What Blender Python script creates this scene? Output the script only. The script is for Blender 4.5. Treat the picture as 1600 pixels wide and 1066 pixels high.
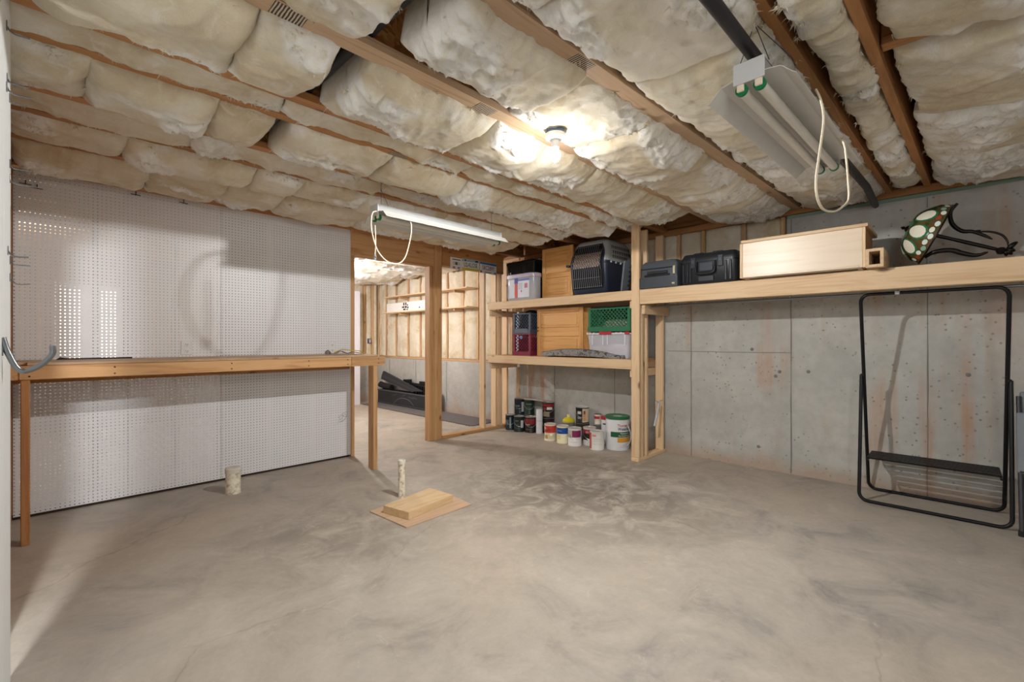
import bpy, bmesh, math, random
import numpy as np
from mathutils import Vector, Matrix

for o in list(bpy.data.objects):
    bpy.data.objects.remove(o, do_unlink=True)
SC = bpy.context.scene
COL = SC.collection
PI = math.pi

# ------------------------------------------------------------------ camera, world, lights, exposure
# world: +X runs along the pegboard wall, +Y along the concrete wall, camera above the origin
FPX, CXP, CYP, CAMH = 710.0, 800.0, 533.0, 1.255
YAW = math.atan2(695.0, 710.0)
FW = np.array([math.cos(YAW), math.sin(YAW), 0.0])
RT = np.array([math.sin(YAW), -math.cos(YAW), 0.0])
cam_d = bpy.data.cameras.new('camera')
cam_d.sensor_fit = 'HORIZONTAL'
cam_d.sensor_width = 36.0
cam_d.lens = 36.0 * FPX / 1600.0
cam_d.clip_start = 0.02
cam = bpy.data.objects.new('camera', cam_d)
COL.objects.link(cam)
cam.location = (0, 0, CAMH)
cam.rotation_euler = (PI / 2, 0, YAW - PI / 2)
SC.camera = cam

world = bpy.data.worlds.new('world')
SC.world = world
world.use_nodes = True
world.node_tree.nodes['Background'].inputs[0].default_value = (0.9, 0.95, 1.0, 1)
world.node_tree.nodes['Background'].inputs[1].default_value = 0.25

SC.view_settings.view_transform = 'Standard'
SC.view_settings.look = 'None'
SC.view_settings.gamma = 1.0
SC.view_settings.use_curve_mapping = False
SC.view_settings.exposure = 0.7

def lamp(name, loc, watts, col=(1, .96, .9), r=.035):
    d = bpy.data.lights.new(name, 'POINT')
    d.energy = watts
    d.color = col
    d.shadow_soft_size = r
    o = bpy.data.objects.new(name, d)
    COL.objects.link(o)
    o.location = loc
    return o
BULB = (2.03, 1.64, 2.315)
lamp('bulb_light', (BULB[0], BULB[1], BULB[2] - .06), 6, (1, .98, .95), .03)
# the bulb throws most of its light downwards and sideways
sp_d = bpy.data.lights.new('bulb_downlight', 'SPOT')
sp_d.energy = 98; sp_d.color = (1, .985, .96); sp_d.shadow_soft_size = .03; sp_d.spot_size = math.radians(178); sp_d.spot_blend = .03
sp_o = bpy.data.objects.new('bulb_downlight', sp_d); COL.objects.link(sp_o); sp_o.location = (BULB[0], BULB[1], BULB[2] - .042)
lamp('far_room_light', (2.9, 6.7, 2.2), 75, (1, .955, .97), .05)
lamp('rear_fill_light', (-.9, -1.1, 2.25), 68, (1, .985, .96), .35)  # invented soft fill behind the camera, lifts the whole room
lamp('side_room_light', (-.215, 2.10, 1.75), 50, (.97, .98, 1), .03)
lamp('behind_pegboard_light', (-.3, 7.0, 2.2), 35, (1, .95, .88), .05)

# ------------------------------------------------------------------ helpers
rnd = random.Random(4)

def _ray(px, py):
    return FW + RT * (px - CXP) / FPX + np.array([0, 0, 1.0]) * (CYP - py) / FPX
def PZ(px, py, z=0.0):
    d = _ray(px, py); p = np.array([0, 0, CAMH]) + d * (z - CAMH) / d[2]; return tuple(float(v) for v in p)
def PX(px, py, x):
    d = _ray(px, py); p = np.array([0, 0, CAMH]) + d * x / d[0]; return tuple(float(v) for v in p)
def PY(px, py, y):
    d = _ray(px, py); p = np.array([0, 0, CAMH]) + d * y / d[1]; return tuple(float(v) for v in p)

def lin(c):
    if isinstance(c, str):
        c = c.lstrip('#')
        c = [int(c[i:i + 2], 16) / 255 for i in (0, 2, 4)]
        c = [v / 12.92 if v <= .04045 else ((v + .055) / 1.055) ** 2.4 for v in c]
    return (c[0], c[1], c[2], 1)

class NT:
    """tiny node builder"""
    def __init__(s, name):
        s.m = bpy.data.materials.new(name)
        s.m.use_nodes = True
        s.t = s.m.node_tree
        s.b = s.t.nodes['Principled BSDF']
        s.out = s.t.nodes['Material Output']
    def n(s, typ, **kw):
        nd = s.t.nodes.new(typ)
        for k, v in kw.items():
            if k.startswith('i_'):
                key = k[2:]
                key = int(key) if key.isdigit() else key
                nd.inputs[key].default_value = v
            else:
                setattr(nd, k, v)
        return nd
    def l(s, a, b):
        s.t.links.new(a, b)
    def coords(s, scale=(1, 1, 1), jitter=True, kind='Object'):
        tc = s.n('ShaderNodeTexCoord')
        mp = s.n('ShaderNodeMapping')
        mp.inputs['Scale'].default_value = scale
        if jitter:
            oi = s.n('ShaderNodeObjectInfo')
            ml = s.n('ShaderNodeVectorMath', operation='SCALE')
            cb = s.n('ShaderNodeCombineXYZ')
            for i in range(3): s.l(oi.outputs['Random'], cb.inputs[i])
            s.l(cb.outputs[0], ml.inputs[0]); ml.inputs['Scale'].default_value = 37.0
            ad = s.n('ShaderNodeVectorMath', operation='ADD')
            s.l(tc.outputs[kind], ad.inputs[0]); s.l(ml.outputs[0], ad.inputs[1])
            s.l(ad.outputs[0], mp.inputs['Vector'])
        else:
            s.l(tc.outputs[kind], mp.inputs['Vector'])
        return mp.outputs[0]
    def noise(s, vec, scale, detail=3, rough=.55, dist=0):
        nd = s.n('ShaderNodeTexNoise')
        nd.inputs['Scale'].default_value = scale
        nd.inputs['Detail'].default_value = detail
        nd.inputs['Roughness'].default_value = rough
        nd.inputs['Distortion'].default_value = dist
        s.l(vec, nd.inputs['Vector'])
        return nd.outputs['Fac']
    def ramp(s, fac, stops):
        r = s.n('ShaderNodeValToRGB')
        e = r.color_ramp.elements
        while len(e) < len(stops): e.new(.5)
        for el, (p, c) in zip(e, stops):
            el.position = p; el.color = lin(c)
        s.l(fac, r.inputs[0])
        return r.outputs[0]
    def mix(s, fac, a, b, mode='MIX'):
        m = s.n('ShaderNodeMix', data_type='RGBA', blend_type=mode)
        for sock, v in ((m.inputs[0], fac), (m.inputs[6], a), (m.inputs[7], b)):
            if hasattr(v, 'links'): s.l(v, sock)
            elif isinstance(v, (int, float)): sock.default_value = v
            else: sock.default_value = lin(v)
        return m.outputs[2]
    def mr(s, v, a, b, c=0., d=1.):
        m = s.n('ShaderNodeMapRange')
        m.inputs[1].default_value = a; m.inputs[2].default_value = b
        m.inputs[3].default_value = c; m.inputs[4].default_value = d
        s.l(v, m.inputs[0]); return m.outputs[0]
    def math(s, op, a, b=None, c=None):
        m = s.n('ShaderNodeMath', operation=op)
        for i, v in enumerate((a, b, c)):
            if v is None: continue
            if hasattr(v, 'links'): s.l(v, m.inputs[i])
            else: m.inputs[i].default_value = v
        return m.outputs[0]
    def bump(s, h, strength=.3, dist=.01):
        b = s.n('ShaderNodeBump')
        b.inputs['Strength'].default_value = strength
        b.inputs['Distance'].default_value = dist
        s.l(h, b.inputs['Height']); s.l(b.outputs[0], s.b.inputs['Normal'])
    def col(s, c):
        if hasattr(c, 'links'): s.l(c, s.b.inputs['Base Color'])
        else: s.b.inputs['Base Color'].default_value = lin(c)
    def set(s, **kw):
        for k, v in kw.items():
            s.b.inputs[k.replace('_', ' ')].default_value = v
        return s.m

_mc = {}
def plain(c, rough=.5, metal=0., vary=.06, spec=.4, name=None):
    key = (c, rough, metal, vary, spec)
    if key in _mc: return _mc[key]
    t = NT(name or 'paint_' + c.strip('#'))
    n = t.noise(t.coords(), 14, 3)
    r, g, b, _ = lin(c)
    lo = tuple(v * (1 - vary * 1.6) for v in (r, g, b)); hi = tuple(min(1, v * (1 + vary)) for v in (r, g, b))
    t.col(t.mix(n, lo, hi))
    t.set(Roughness=rough, Metallic=metal)
    t.b.inputs['Specular IOR Level'].default_value = spec
    _mc[key] = t.m
    return t.m

def wood(name, light, dark, axis, knots=True, vary=.16, rough=.62):
    t = NT(name)
    sc = [9, 9, 9]; sc[axis] = .55
    v = t.coords(tuple(sc))
    g = t.noise(v, 2.2, 5, .6, 1.2)
    c = t.ramp(g, [(.3, dark), (.5, light), (.72, light)])
    sc2 = [70, 70, 70]; sc2[axis] = 2
    fine = t.noise(t.coords(tuple(sc2)), 1.5, 2)
    c = t.mix(t.mr(fine, .3, .75, 0, .25), c, dark)
    if knots:
        sc3 = [5.5, 5.5, 5.5]; sc3[axis] = 2.6
        vo = t.n('ShaderNodeTexVoronoi'); vo.inputs['Scale'].default_value = 1.0
        t.l(t.coords(tuple(sc3)), vo.inputs['Vector'])
        k = t.mr(vo.outputs['Distance'], .05, .13, 1, 0)
        c = t.mix(t.math('MULTIPLY', k, .75), c, '#5a3216')
    oi = t.n('ShaderNodeObjectInfo')
    hv = t.n('ShaderNodeHueSaturation')
    t.l(c, hv.inputs['Color'])
    t.l(t.mr(oi.outputs['Random'], 0, 1, 1 - vary, 1 + vary * .6), hv.inputs['Value'])
    t.col(hv.outputs[0])
    t.bump(fine, .12, .003)
    return t.set(Roughness=rough)
def woods(name, light, dark, **k):
    return [wood(name + '_' + a, light, dark, i, **k) for i, a in enumerate('xyz')]
STUD = woods('stud_pine', '#d9b48a', '#bd8f62')
PALE = woods('fresh_pine', '#e5c8a2', '#d2ab80')
BENCH = woods('bench_pine', '#d2a574', '#b07d4c')
BROWN = woods('brown_fir', '#bd8753', '#946036')
GREYW = woods('weathered_flange', '#c9ab8c', '#a68665')
HONEY = woods('honey_pine', '#dca765', '#c08644', knots=False, vary=.06, rough=.4)
MAPLE = woods('maple_ply', '#e4d2bb', '#dbc5a8', knots=False, vary=.04, rough=.35)

def mesh(name, V, Fc, mat, parent=None, smooth=False, origin='base'):
    V = np.asarray(V, dtype=np.float64)
    if TM[-1] is not None:
        m = np.array(TM[-1]); V = V @ m[:3, :3].T + m[:3, 3]
    lo, hi = V.min(0), V.max(0)
    o0 = np.array([(lo[0] + hi[0]) / 2, (lo[1] + hi[1]) / 2, lo[2]])
    me = bpy.data.meshes.new(name)
    Vl = V - o0
    if isinstance(Fc, np.ndarray):
        n, k = Fc.shape
        me.vertices.add(len(Vl)); me.vertices.foreach_set('co', Vl.ravel())
        me.loops.add(n * k); me.loops.foreach_set('vertex_index', Fc.ravel().astype(np.int32))
        me.polygons.add(n)
        me.polygons.foreach_set('loop_start', np.arange(0, n * k, k, dtype=np.int32))
        me.polygons.foreach_set('loop_total', np.full(n, k, dtype=np.int32))
        me.update(calc_edges=True)
    else:
        me.from_pydata([tuple(v) for v in Vl], [], Fc)
        me.update()
    if smooth is True:
        me.polygons.foreach_set('use_smooth', [True] * len(me.polygons))
    elif smooth:
        me.polygons.foreach_set('use_smooth', [True] * len(me.polygons))
        me.set_sharp_from_angle(angle=math.radians(smooth))
    me.materials.append(mat)
    ob = bpy.data.objects.new(name, me)
    COL.objects.link(ob)
    pw = np.zeros(3)
    if parent is not None:
        ob.parent = parent
        pw = np.array(WL[parent])
    WL[ob] = tuple(o0)
    ob.location = tuple(o0 - pw)
    return ob
TM = [None]
WL = {}

def tag(o, label=None, cat=None, group=None, kind=None):
    if label: o['label'] = label
    if cat: o['category'] = cat
    if group: o['group'] = group
    if kind: o['kind'] = kind
    return o
def thing(name, loc, label=None, cat=None, group=None, kind=None):
    o = bpy.data.objects.new(name, None)
    o.empty_display_size = .05
    COL.objects.link(o)
    o.location = loc
    WL[o] = tuple(loc)
    return tag(o, label, cat, group, kind)

def bxv(x0, x1, y0, y1, z0, z1):
    V = [(x, y, z) for z in (z0, z1) for y in (y0, y1) for x in (x0, x1)]
    Fc = [(0, 2, 3, 1), (4, 5, 7, 6), (0, 1, 5, 4), (2, 6, 7, 3), (0, 4, 6, 2), (1, 3, 7, 5)]
    return V, Fc
class MB:
    def __init__(s): s.V = []; s.F = []
    def add(s, V, Fc):
        n = len(s.V); s.V += [tuple(v) for v in V]; s.F += [tuple(i + n for i in f) for f in Fc]; return s
    def box(s, *b): return s.add(*bxv(*b))
    def tube(s, pts, r, res=6, closed=False):
        V, Fc = tubev(pts, r, res, closed); return s.add(V, Fc)
    def build(s, name, mat, parent=None, smooth=False): return mesh(name, s.V, s.F, mat, parent, smooth)

def box(name, b, mat, parent=None, bev=.004, seg=1):
    x0, x1, y0, y1, z0, z1 = b
    if isinstance(mat, list):
        mat = mat[int(np.argmax([x1 - x0, y1 - y0, z1 - z0]))]
    V, Fc = bxv(*b)
    bev = min(bev, .45 * min(x1 - x0, y1 - y0, z1 - z0))
    if bev <= 0:
        return mesh(name, V, Fc, mat, parent)
    bm = bmesh.new()
    vs = [bm.verts.new(v) for v in V]
    for f in Fc: bm.faces.new([vs[i] for i in f])
    bmesh.ops.bevel(bm, geom=list(bm.edges), offset=bev, segments=seg, affect='EDGES', profile=.5)
    bm.verts.index_update()
    V = [tuple(v.co) for v in bm.verts]; Fc = [tuple(v.index for v in f.verts) for f in bm.faces]
    bm.free()
    return mesh(name, V, Fc, mat, parent, smooth=(40 if seg > 1 else False))

def smoothpts(pts, n=6, closed=False):
    P = [np.array(p, float) for p in pts]
    out = []
    m = len(P)
    rng = range(m if closed else m - 1)
    for i in rng:
        p1, p2 = P[i % m], P[(i + 1) % m]
        p0 = P[(i - 1) % m] if (closed or i > 0) else 2 * p1 - p2
        p3 = P[(i + 2) % m] if (closed or i + 2 < m) else 2 * p2 - p1
        for k in range(n):
            t = k / n
            out.append(.5 * ((2 * p1) + (-p0 + p2) * t + (2 * p0 - 5 * p1 + 4 * p2 - p3) * t * t + (-p0 + 3 * p1 - 3 * p2 + p3) * t ** 3))
    if not closed: out.append(P[-1])
    return out
def tubev(pts, r, res=8, closed=False):
    P = [np.array(p, float) for p in pts]
    n = len(P)
    R = r if hasattr(r, '__len__') else [r] * n
    V = []; Fc = []
    up = None
    for i in range(n):
        a = P[(i - 1) % n] if (closed or i > 0) else P[i]
        b = P[(i + 1) % n] if (closed or i < n - 1) else P[i]
        t = b - a; t /= max(1e-9, np.linalg.norm(t))
        if up is None:
            up = np.array([0, 0, 1.0]) if abs(t[2]) < .9 else np.array([1.0, 0, 0])
        s = np.cross(up, t); s /= max(1e-9, np.linalg.norm(s))
        up = np.cross(t, s)
        for k in range(res):
            q = 2 * PI * k / res
            V.append(P[i] + R[i] * (math.cos(q) * s + math.sin(q) * up))
    for i in range(n if closed else n - 1):
        j = (i + 1) % n
        for k in range(res):
            l = (k + 1) % res
            Fc.append((i * res + k, i * res + l, j * res + l, j * res + k))
    if not closed:
        Fc.append(tuple(range(res))[::-1]); Fc.append(tuple((n - 1) * res + k for k in range(res)))
    return V, Fc
def tube(name, pts, r, mat, parent=None, res=8, closed=False):
    V, Fc = tubev(pts, r, res, closed)
    return mesh(name, V, Fc, mat, parent, smooth=50)
def lathev(prof, c=(0, 0, 0), seg=32, a0=0, a1=2 * PI):
    full = abs(a1 - a0 - 2 * PI) < 1e-6
    n = seg if full else seg + 1
    V = []; Fc = []
    for r, z in prof:
        for k in range(n):
            q = a0 + (a1 - a0) * k / seg
            V.append((c[0] + r * math.cos(q), c[1] + r * math.sin(q), c[2] + z))
    for i in range(len(prof) - 1):
        for k in range(seg):
            l = (k + 1) % n
            Fc.append((i * n + k, i * n + l, (i + 1) * n + l, (i + 1) * n + k))
    return V, Fc
def lathe(name, prof, c, mat, parent=None, seg=32, a0=0, a1=2 * PI):
    V, Fc = lathev(prof, c, seg, a0, a1)
    return mesh(name, V, Fc, mat, parent, smooth=35)
def loft(name, secs, mat, parent=None, seg=5, cap=True):
    """secs: (z, x0, x1, y0, y1, radius) rounded rectangles"""
    V = []; Fc = []
    m = 4 * (seg + 1)
    for z, x0, x1, y0, y1, r in secs:
        for ci, (cx, cy) in enumerate(((x1 - r, y1 - r), (x0 + r, y1 - r), (x0 + r, y0 + r), (x1 - r, y0 + r))):
            for k in range(seg + 1):
                q = PI / 2 * ci + PI / 2 * k / seg
                V.append((cx + r * math.cos(q), cy + r * math.sin(q), z))
    for i in range(len(secs) - 1):
        for k in range(m):
            l = (k + 1) % m
            Fc.append((i * m + k, i * m + l, (i + 1) * m + l, (i + 1) * m + k))
    if cap:
        Fc.append(tuple(range(m))[::-1]); Fc.append(tuple((len(secs) - 1) * m + k for k in range(m)))
    return mesh(name, V, Fc, mat, parent, smooth=40)
def extrude(name, poly, axis, a, b, mat, parent=None, smooth=False):
    """poly: list of 2D points; axis 0 -> (y,z), 1 -> (x,z), 2 -> (x,y)"""
    def p3(p, t):
        return {0: (t, p[0], p[1]), 1: (p[0], t, p[1]), 2: (p[0], p[1], t)}[axis]
    n = len(poly)
    V = [p3(p, a) for p in poly] + [p3(p, b) for p in poly]
    Fc = [tuple(range(n)), tuple(range(2 * n - 1, n - 1, -1))] + [(i, i + n, (i + 1) % n + n, (i + 1) % n) for i in range(n)]
    ob = mesh(name, V, Fc, mat, parent, smooth)
    bm = bmesh.new(); bm.from_mesh(ob.data); bmesh.ops.recalc_face_normals(bm, faces=bm.faces); bm.to_mesh(ob.data); bm.free()
    return ob
def textv(s, size, bold=0):
    cu = bpy.data.curves.new('t', 'FONT'); cu.body = s; cu.size = size; cu.align_x = 'CENTER'; cu.align_y = 'CENTER'
    cu.offset = bold; cu.resolution_u = 2
    ob = bpy.data.objects.new('t', cu); COL.objects.link(ob)
    dg = bpy.context.evaluated_depsgraph_get(); dg.update()
    me = bpy.data.meshes.new_from_object(ob.evaluated_get(dg))
    V = np.array([tuple(v.co) for v in me.vertices]); Fc = [tuple(p.vertices) for p in me.polygons]
    bpy.data.objects.remove(ob); bpy.data.meshes.remove(me); bpy.data.curves.remove(cu)
    return V, Fc

# numpy value-gradient noise
def _hash(ix, iy, seed):
    h = (ix.astype(np.int64) * 374761393 + iy.astype(np.int64) * 668265263 + seed * 1442695041) & 0x7fffffff
    h = ((h ^ (h >> 13)) * 1274126177) & 0x7fffffff
    return ((h ^ (h >> 16)) & 0xffff) / 65535.0
def vnoise(x, y, seed):
    ix = np.floor(x); iy = np.floor(y); fx = x - ix; fy = y - iy
    fx = fx * fx * fx * (fx * (fx * 6 - 15) + 10); fy = fy * fy * fy * (fy * (fy * 6 - 15) + 10)
    a = _hash(ix, iy, seed); b = _hash(ix + 1, iy, seed); c = _hash(ix, iy + 1, seed); d = _hash(ix + 1, iy + 1, seed)
    return a + (b - a) * fx + (c - a) * fy + (a - b - c + d) * fx * fy
def fbm(x, y, seed, octv=4, gain=.5):
    s = 0; a = 1; t = 0
    for k in range(octv):
        s = s + a * vnoise(x * 2 ** k + 17.3 * k, y * 2 ** k - 9.1 * k, seed + k); t += a; a *= gain
    return s / t
def ridged(x, y, seed, octv=4):
    s = 0; a = 1; t = 0
    for k in range(octv):
        s = s + a * (1 - np.abs(2 * vnoise(x * 2 ** k, y * 2 ** k, seed + 31 * k) - 1)) ** 2; t += a; a *= .55
    return s / t
def sstep(x, a, b):
    t = np.clip((x - a) / (b - a), 0, 1); return t * t * (3 - 2 * t)

# ------------------------------------------------------------------ setting materials
def floor_mat():
    t = NT('concrete_floor')
    v = t.coords(jitter=False)
    big = t.noise(v, .55, 4, .6, .6)
    mid = t.noise(v, 2.4, 6, .68, .8)
    fine = t.noise(v, 26, 5, .7)
    c = t.ramp(mid, [(.28, '#8d8883'), (.46, '#ada69c'), (.6, '#b9b1a6'), (.76, '#c6beb3')])
    c = t.mix(t.mr(big, .42, .62, 0, .45), c, '#b9aa98')
    # worn dark patch in the middle of the room
    sx = t.n('ShaderNodeSeparateXYZ'); t.l(v, sx.inputs[0])
    tc = t.coords(jitter=False)
    def blob(cx, cy, r0, r1):
        dx = t.math('SUBTRACT', sx.outputs[0], cx); dy = t.math('SUBTRACT', sx.outputs[1], cy)
        d = t.math('SQRT', t.math('ADD', t.math('MULTIPLY', dx, dx), t.math('MULTIPLY', dy, dy)))
        return t.mr(d, r0, r1, 1, 0)
    st = t.noise(v, 3.6, 7, .72, 1.2)
    b = t.math('MAXIMUM', blob(3.25 - FOX, 2.3 - FOY, .3, 1.5), t.math('MULTIPLY', blob(1.35 - FOX, 2.9 - FOY, .1, .9), .5))
    m = t.math('MULTIPLY', b, t.mr(st, .38, .56, 0, 1))
    c = t.mix(t.math('MULTIPLY', m, .85), c, '#69635a')
    lt = t.noise(v, 5.0, 7, .75, 1.5)
    c = t.mix(t.math('MULTIPLY', t.mr(lt, .6, .72, 0, .5), 1.0), c, '#d3cec6')
    c = t.mix(t.mr(fine, .35, .7, .0, .18), c, '#82776a')
    # cracks
    w = t.n('ShaderNodeTexVoronoi', feature='DISTANCE_TO_EDGE'); w.inputs['Scale'].default_value = .42
    wv = t.n('ShaderNodeVectorMath', operation='ADD'); t.l(v, wv.inputs[0])
    nz = t.n('ShaderNodeTexNoise'); nz.inputs['Scale'].default_value = 2.5; nz.inputs['Detail'].default_value = 5; t.l(v, nz.inputs['Vector'])
    vs = t.n('ShaderNodeVectorMath', operation='SCALE'); t.l(nz.outputs['Color'], vs.inputs[0]); vs.inputs['Scale'].default_value = .35
    t.l(vs.outputs[0], wv.inputs[1]); t.l(wv.outputs[0], w.inputs['Vector'])
    ck = t.math('MULTIPLY', t.mr(w.outputs['Distance'], .0, .0035, .32, 0), t.mr(big, .45, .55, 0, 1))
    c = t.mix(ck, c, '#6f665c')
    t.col(c)
    t.bump(t.math('ADD', fine, mid), .15, .004)
    return t.set(Roughness=.62)
FOX, FOY = 1.6, 3.4     # floor mesh centre (object coordinates start there)

def conc_mat(rust=True):
    t = NT('concrete_wall')
    v = t.coords(jitter=False, kind='Object')
    a = t.noise(v, 1.3, 5, .6)
    b = t.noise(v, 9, 5, .65)
    c = t.ramp(a, [(.3, '#a6a5a0'), (.5, '#b6b6b1'), (.72, '#c2c1bb')])
    c = t.mix(t.mr(b, .4, .7, 0, .35), c, '#93918b')
    # pits
    vo = t.n('ShaderNodeTexVoronoi'); vo.inputs['Scale'].default_value = 21
    t.l(v, vo.inputs['Vector'])
    pm = t.noise(v, 2.2, 3)
    pit = t.math('MULTIPLY', t.mr(vo.outputs['Distance'], .12, .2, 1, 0), t.mr(pm, .40, .56, 0, 1))
    c = t.mix(t.math('MULTIPLY', pit, .65), c, '#6c6a66')
    if rust:
        sv = t.coords((1, 5.5, .32), jitter=False)
        r1 = t.noise(sv, 1.0, 4, .55)
        r2 = t.noise(v, 1.1, 2)
        rm = t.math('MULTIPLY', t.mr(r1, .53, .68, 0, .65), t.mr(r2, .45, .62, 0, 1))
        c = t.mix(rm, c, '#b5835c')
        # damp rusty tide line low on the wall, rough edged
        sx = t.n('ShaderNodeSeparateXYZ'); t.l(v, sx.inputs[0])
        hh = t.math('ADD', sx.outputs[2], t.math('MULTIPLY', t.noise(v, 3.5, 5), -.28))
        c = t.mix(t.mr(hh, -.12, .03, .55, 0), c, '#ad8a6c')
    t.col(c)
    t.bump(t.math('SUBTRACT', b, pit), .35, .006)
    return t.set(Roughness=.85)

def batt_mat():
    t = NT('fibreglass_wool')
    v = t.coords()
    a = t.noise(v, 2.2, 4, .6, .8)
    b = t.noise(v, 9, 6, .7, 1.8)
    fib = t.noise(t.coords((1, 3.2, 1.5)), 34, 6, .75, 2.2)
    c = t.ramp(a, [(.3, '#d3bf9c'), (.48, '#e6dac0'), (.66, '#f0e9d9')])
    c = t.mix(t.mr(b, .52, .72, 0, .55), c, '#fbf9f2')
    c = t.mix(t.mr(b, .28, .42, .35, 0), c, '#c9b186')
    c = t.mix(t.mr(fib, .3, .5, .22, 0), c, '#d8c6a2')
    an = t.n('ShaderNodeAttribute', attribute_name='torn')
    c = t.mix(t.math('MULTIPLY', an.outputs['Fac'], t.mr(b, .3, .55, .35, 1)), c, '#fdfcf8')
    t.col(c)
    h = t.math('ADD', t.math('MULTIPLY', fib, .6), t.math('MULTIPLY', b, 1.0))
    t.bump(h, .55, .02)
    t.b.inputs['Specular IOR Level'].default_value = .05
    t.set(Roughness=1.0)
    t.b.inputs['Sheen Weight'].default_value = .25
    return t.m

def osb_mat():
    t = NT('osb_board')
    v = t.coords((1, 1, 1))
    vo = t.n('ShaderNodeTexVoronoi'); vo.inputs['Scale'].default_value = 26
    nz = t.n('ShaderNodeTexNoise'); nz.inputs['Scale'].default_value = 9; t.l(v, nz.inputs['Vector'])
    ad = t.n('ShaderNodeVectorMath', operation='MULTIPLY_ADD'); t.l(nz.outputs['Color'], ad.inputs[0]); ad.inputs[1].default_value = (.25, .25, .25); t.l(v, ad.inputs[2])
    t.l(ad.outputs[0], vo.inputs['Vector'])
    sp = t.n('ShaderNodeSeparateColor'); t.l(vo.outputs['Color'], sp.inputs[0])
    c = t.ramp(sp.outputs[0], [(0, '#8a5526'), (.5, '#b67c40'), (1, '#cf9d5f')])
    t.col(c); t.bump(sp.outputs[1], .3, .004)
    return t.set(Roughness=.7)

def peg_mat():
    """white hardboard, real 1-inch grid of see-through holes"""
    t = NT('white_pegboard')
    tc = t.n('ShaderNodeTexCoord')
    sx = t.n('ShaderNodeSeparateXYZ'); t.l(tc.outputs['Object'], sx.inputs[0])
    P = .0254
    def cell(o):
        q = t.math('MODULO', t.math('ADD', o, 200 * P), P)
        q = t.math('SUBTRACT', q, P / 2)
        return t.math('MULTIPLY', q, q)
    d = t.math('SQRT', t.math('ADD', cell(sx.outputs[0]), cell(sx.outputs[2])))
    hole = t.math('LESS_THAN', d, .0042)
    n = t.noise(tc.outputs['Object'], 3, 4)
    t.col(t.mix(n, '#e3e4e7', '#efeff1'))
    t.set(Roughness=.38)
    tr = t.n('ShaderNodeBsdfTransparent')
    mx = t.n('ShaderNodeMixShader')
    t.l(hole, mx.inputs[0]); t.l(t.b.outputs[0], mx.inputs[1]); t.l(tr.outputs[0], mx.inputs[2])
    t.l(mx.outputs[0], t.out.inputs[0])
    return t.m

M_FLOOR = floor_mat(); M_CONC = conc_mat(); M_BATT = batt_mat(); M_OSB = osb_mat(); M_PEG = peg_mat()
WHITE = plain('#e9e9e6', .4); M_WHITEWALL = plain('#e3e6e6', .55, vary=.04)
BLACK = plain('#17181b', .45); DARK = plain('#24272b', .55); STEEL = plain('#8d9296', .32, .9); DSTEEL = plain('#2a2b2c', .35, .4)
TIN = plain('#c3c6c8', .35, .7); RUBBER = plain('#1b1c1e', .7); CREAM_CORD = plain('#eee0c8', .5)

# ------------------------------------------------------------------ structure: floor, ceiling, walls
JB = 2.48            # underside of the floor joists
fl = mesh('floor', *bxv(FOX - 5, FOX + 5, FOY - 6, FOY + 6, -.1, 0), M_FLOOR); tag(fl, kind='structure')
dk = plain('#3a3029', .9)
ceil = box('ceiling', (-3.2, 5.1, -2.4, 9.0, 2.80, 2.84), dk, None, 0); tag(ceil, kind='structure')

# concrete foundation wall, stepped down behind the shelves and again in the far room
XC = 4.90
wr = extrude('wall_right', [(-2.4, 0), (9.0, 0), (9.0, .905), (4.66, .905), (4.66, 1.72), (1.15, 1.72), (1.15, 2.41), (-2.4, 2.41)], 0, XC, XC + .2, M_CONC)
tag(wr, kind='structure')
seam_m = plain('#8b8984', .9)
for sy, z1 in ((2.066, 1.7), (1.116, 2.40), (.168, 2.40), (-.79, 2.40), (3.02, 1.7), (3.97, 1.7), (5.45, .89), (6.4, .89), (7.35, .89), (8.3, .89)):
    w = .006
    pts = [(XC - .0035 * rnd.uniform(.5, 1.2), sy + rnd.uniform(-.002, .002), .01 + (z1 - .01) * k / 14) for k in range(15)]
    tube('form_seam', pts, [.0045 * rnd.uniform(.5, 1.3) for _ in pts], seam_m, wr, 5)
tube('form_seam', [(XC - .001, 2.34 - k * .123, 1.142 + rnd.uniform(-.002, .002)) for k in range(11)], .0035, seam_m, wr, 5)
for px, py in ((1263, 581), (1212, 588), (1218, 581), (1175, 546), (1513, 586), (1185, 698), (1510, 292)):
    p = PX(px, py, XC)
    ob = lathe('form_tie', [(0, .004), (.012, .003), (.016, 0)], (0, 0, 0), plain('#7b7974', .9), wr, 10)
    ob.rotation_euler = (0, -PI / 2, 0); ob.location = (XC - WL[wr][0], p[1] - WL[wr][1], p[2] - WL[wr][2])

# sill plate on the concrete, rim board above
GREEN = plain('#86a08f', .8)
s1 = box('trim_1', (XC - .005, XC + .14, -2.4, 1.15, 2.411, 2.438), GREEN, None, .002); tag(s1, kind='structure')
s2 = box('trim_2', (XC - .025, XC + .14, -2.4, 4.6, 2.44, 2.50), BROWN, None); tag(s2, kind='structure')
s3 = box('trim_3', (XC + .04, XC + .2, -2.4, 9.0, 2.50, 2.80), BROWN, None); tag(s3, kind='structure')

# stud wall with insulation on top of the concrete ledges
ws = thing('wall_framed', (XC + .05, 3, 1.72), kind='structure')
box('ledge_plate', (XC + .02, XC + .16, 1.15, 4.64, 1.722, 1.758), STUD, ws)
for y in (1.17, 1.52, 1.93, 2.20, 2.62, 3.03, 3.44, 3.85, 4.26, 4.58):
    box('stud', (XC + .02, XC + .11, y, y + .038, 1.758, 2.44), STUD, ws)

# ------------------------------------------------------------------ ceiling joists
XJ0, XJ1 = -.62, 4.92
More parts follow.
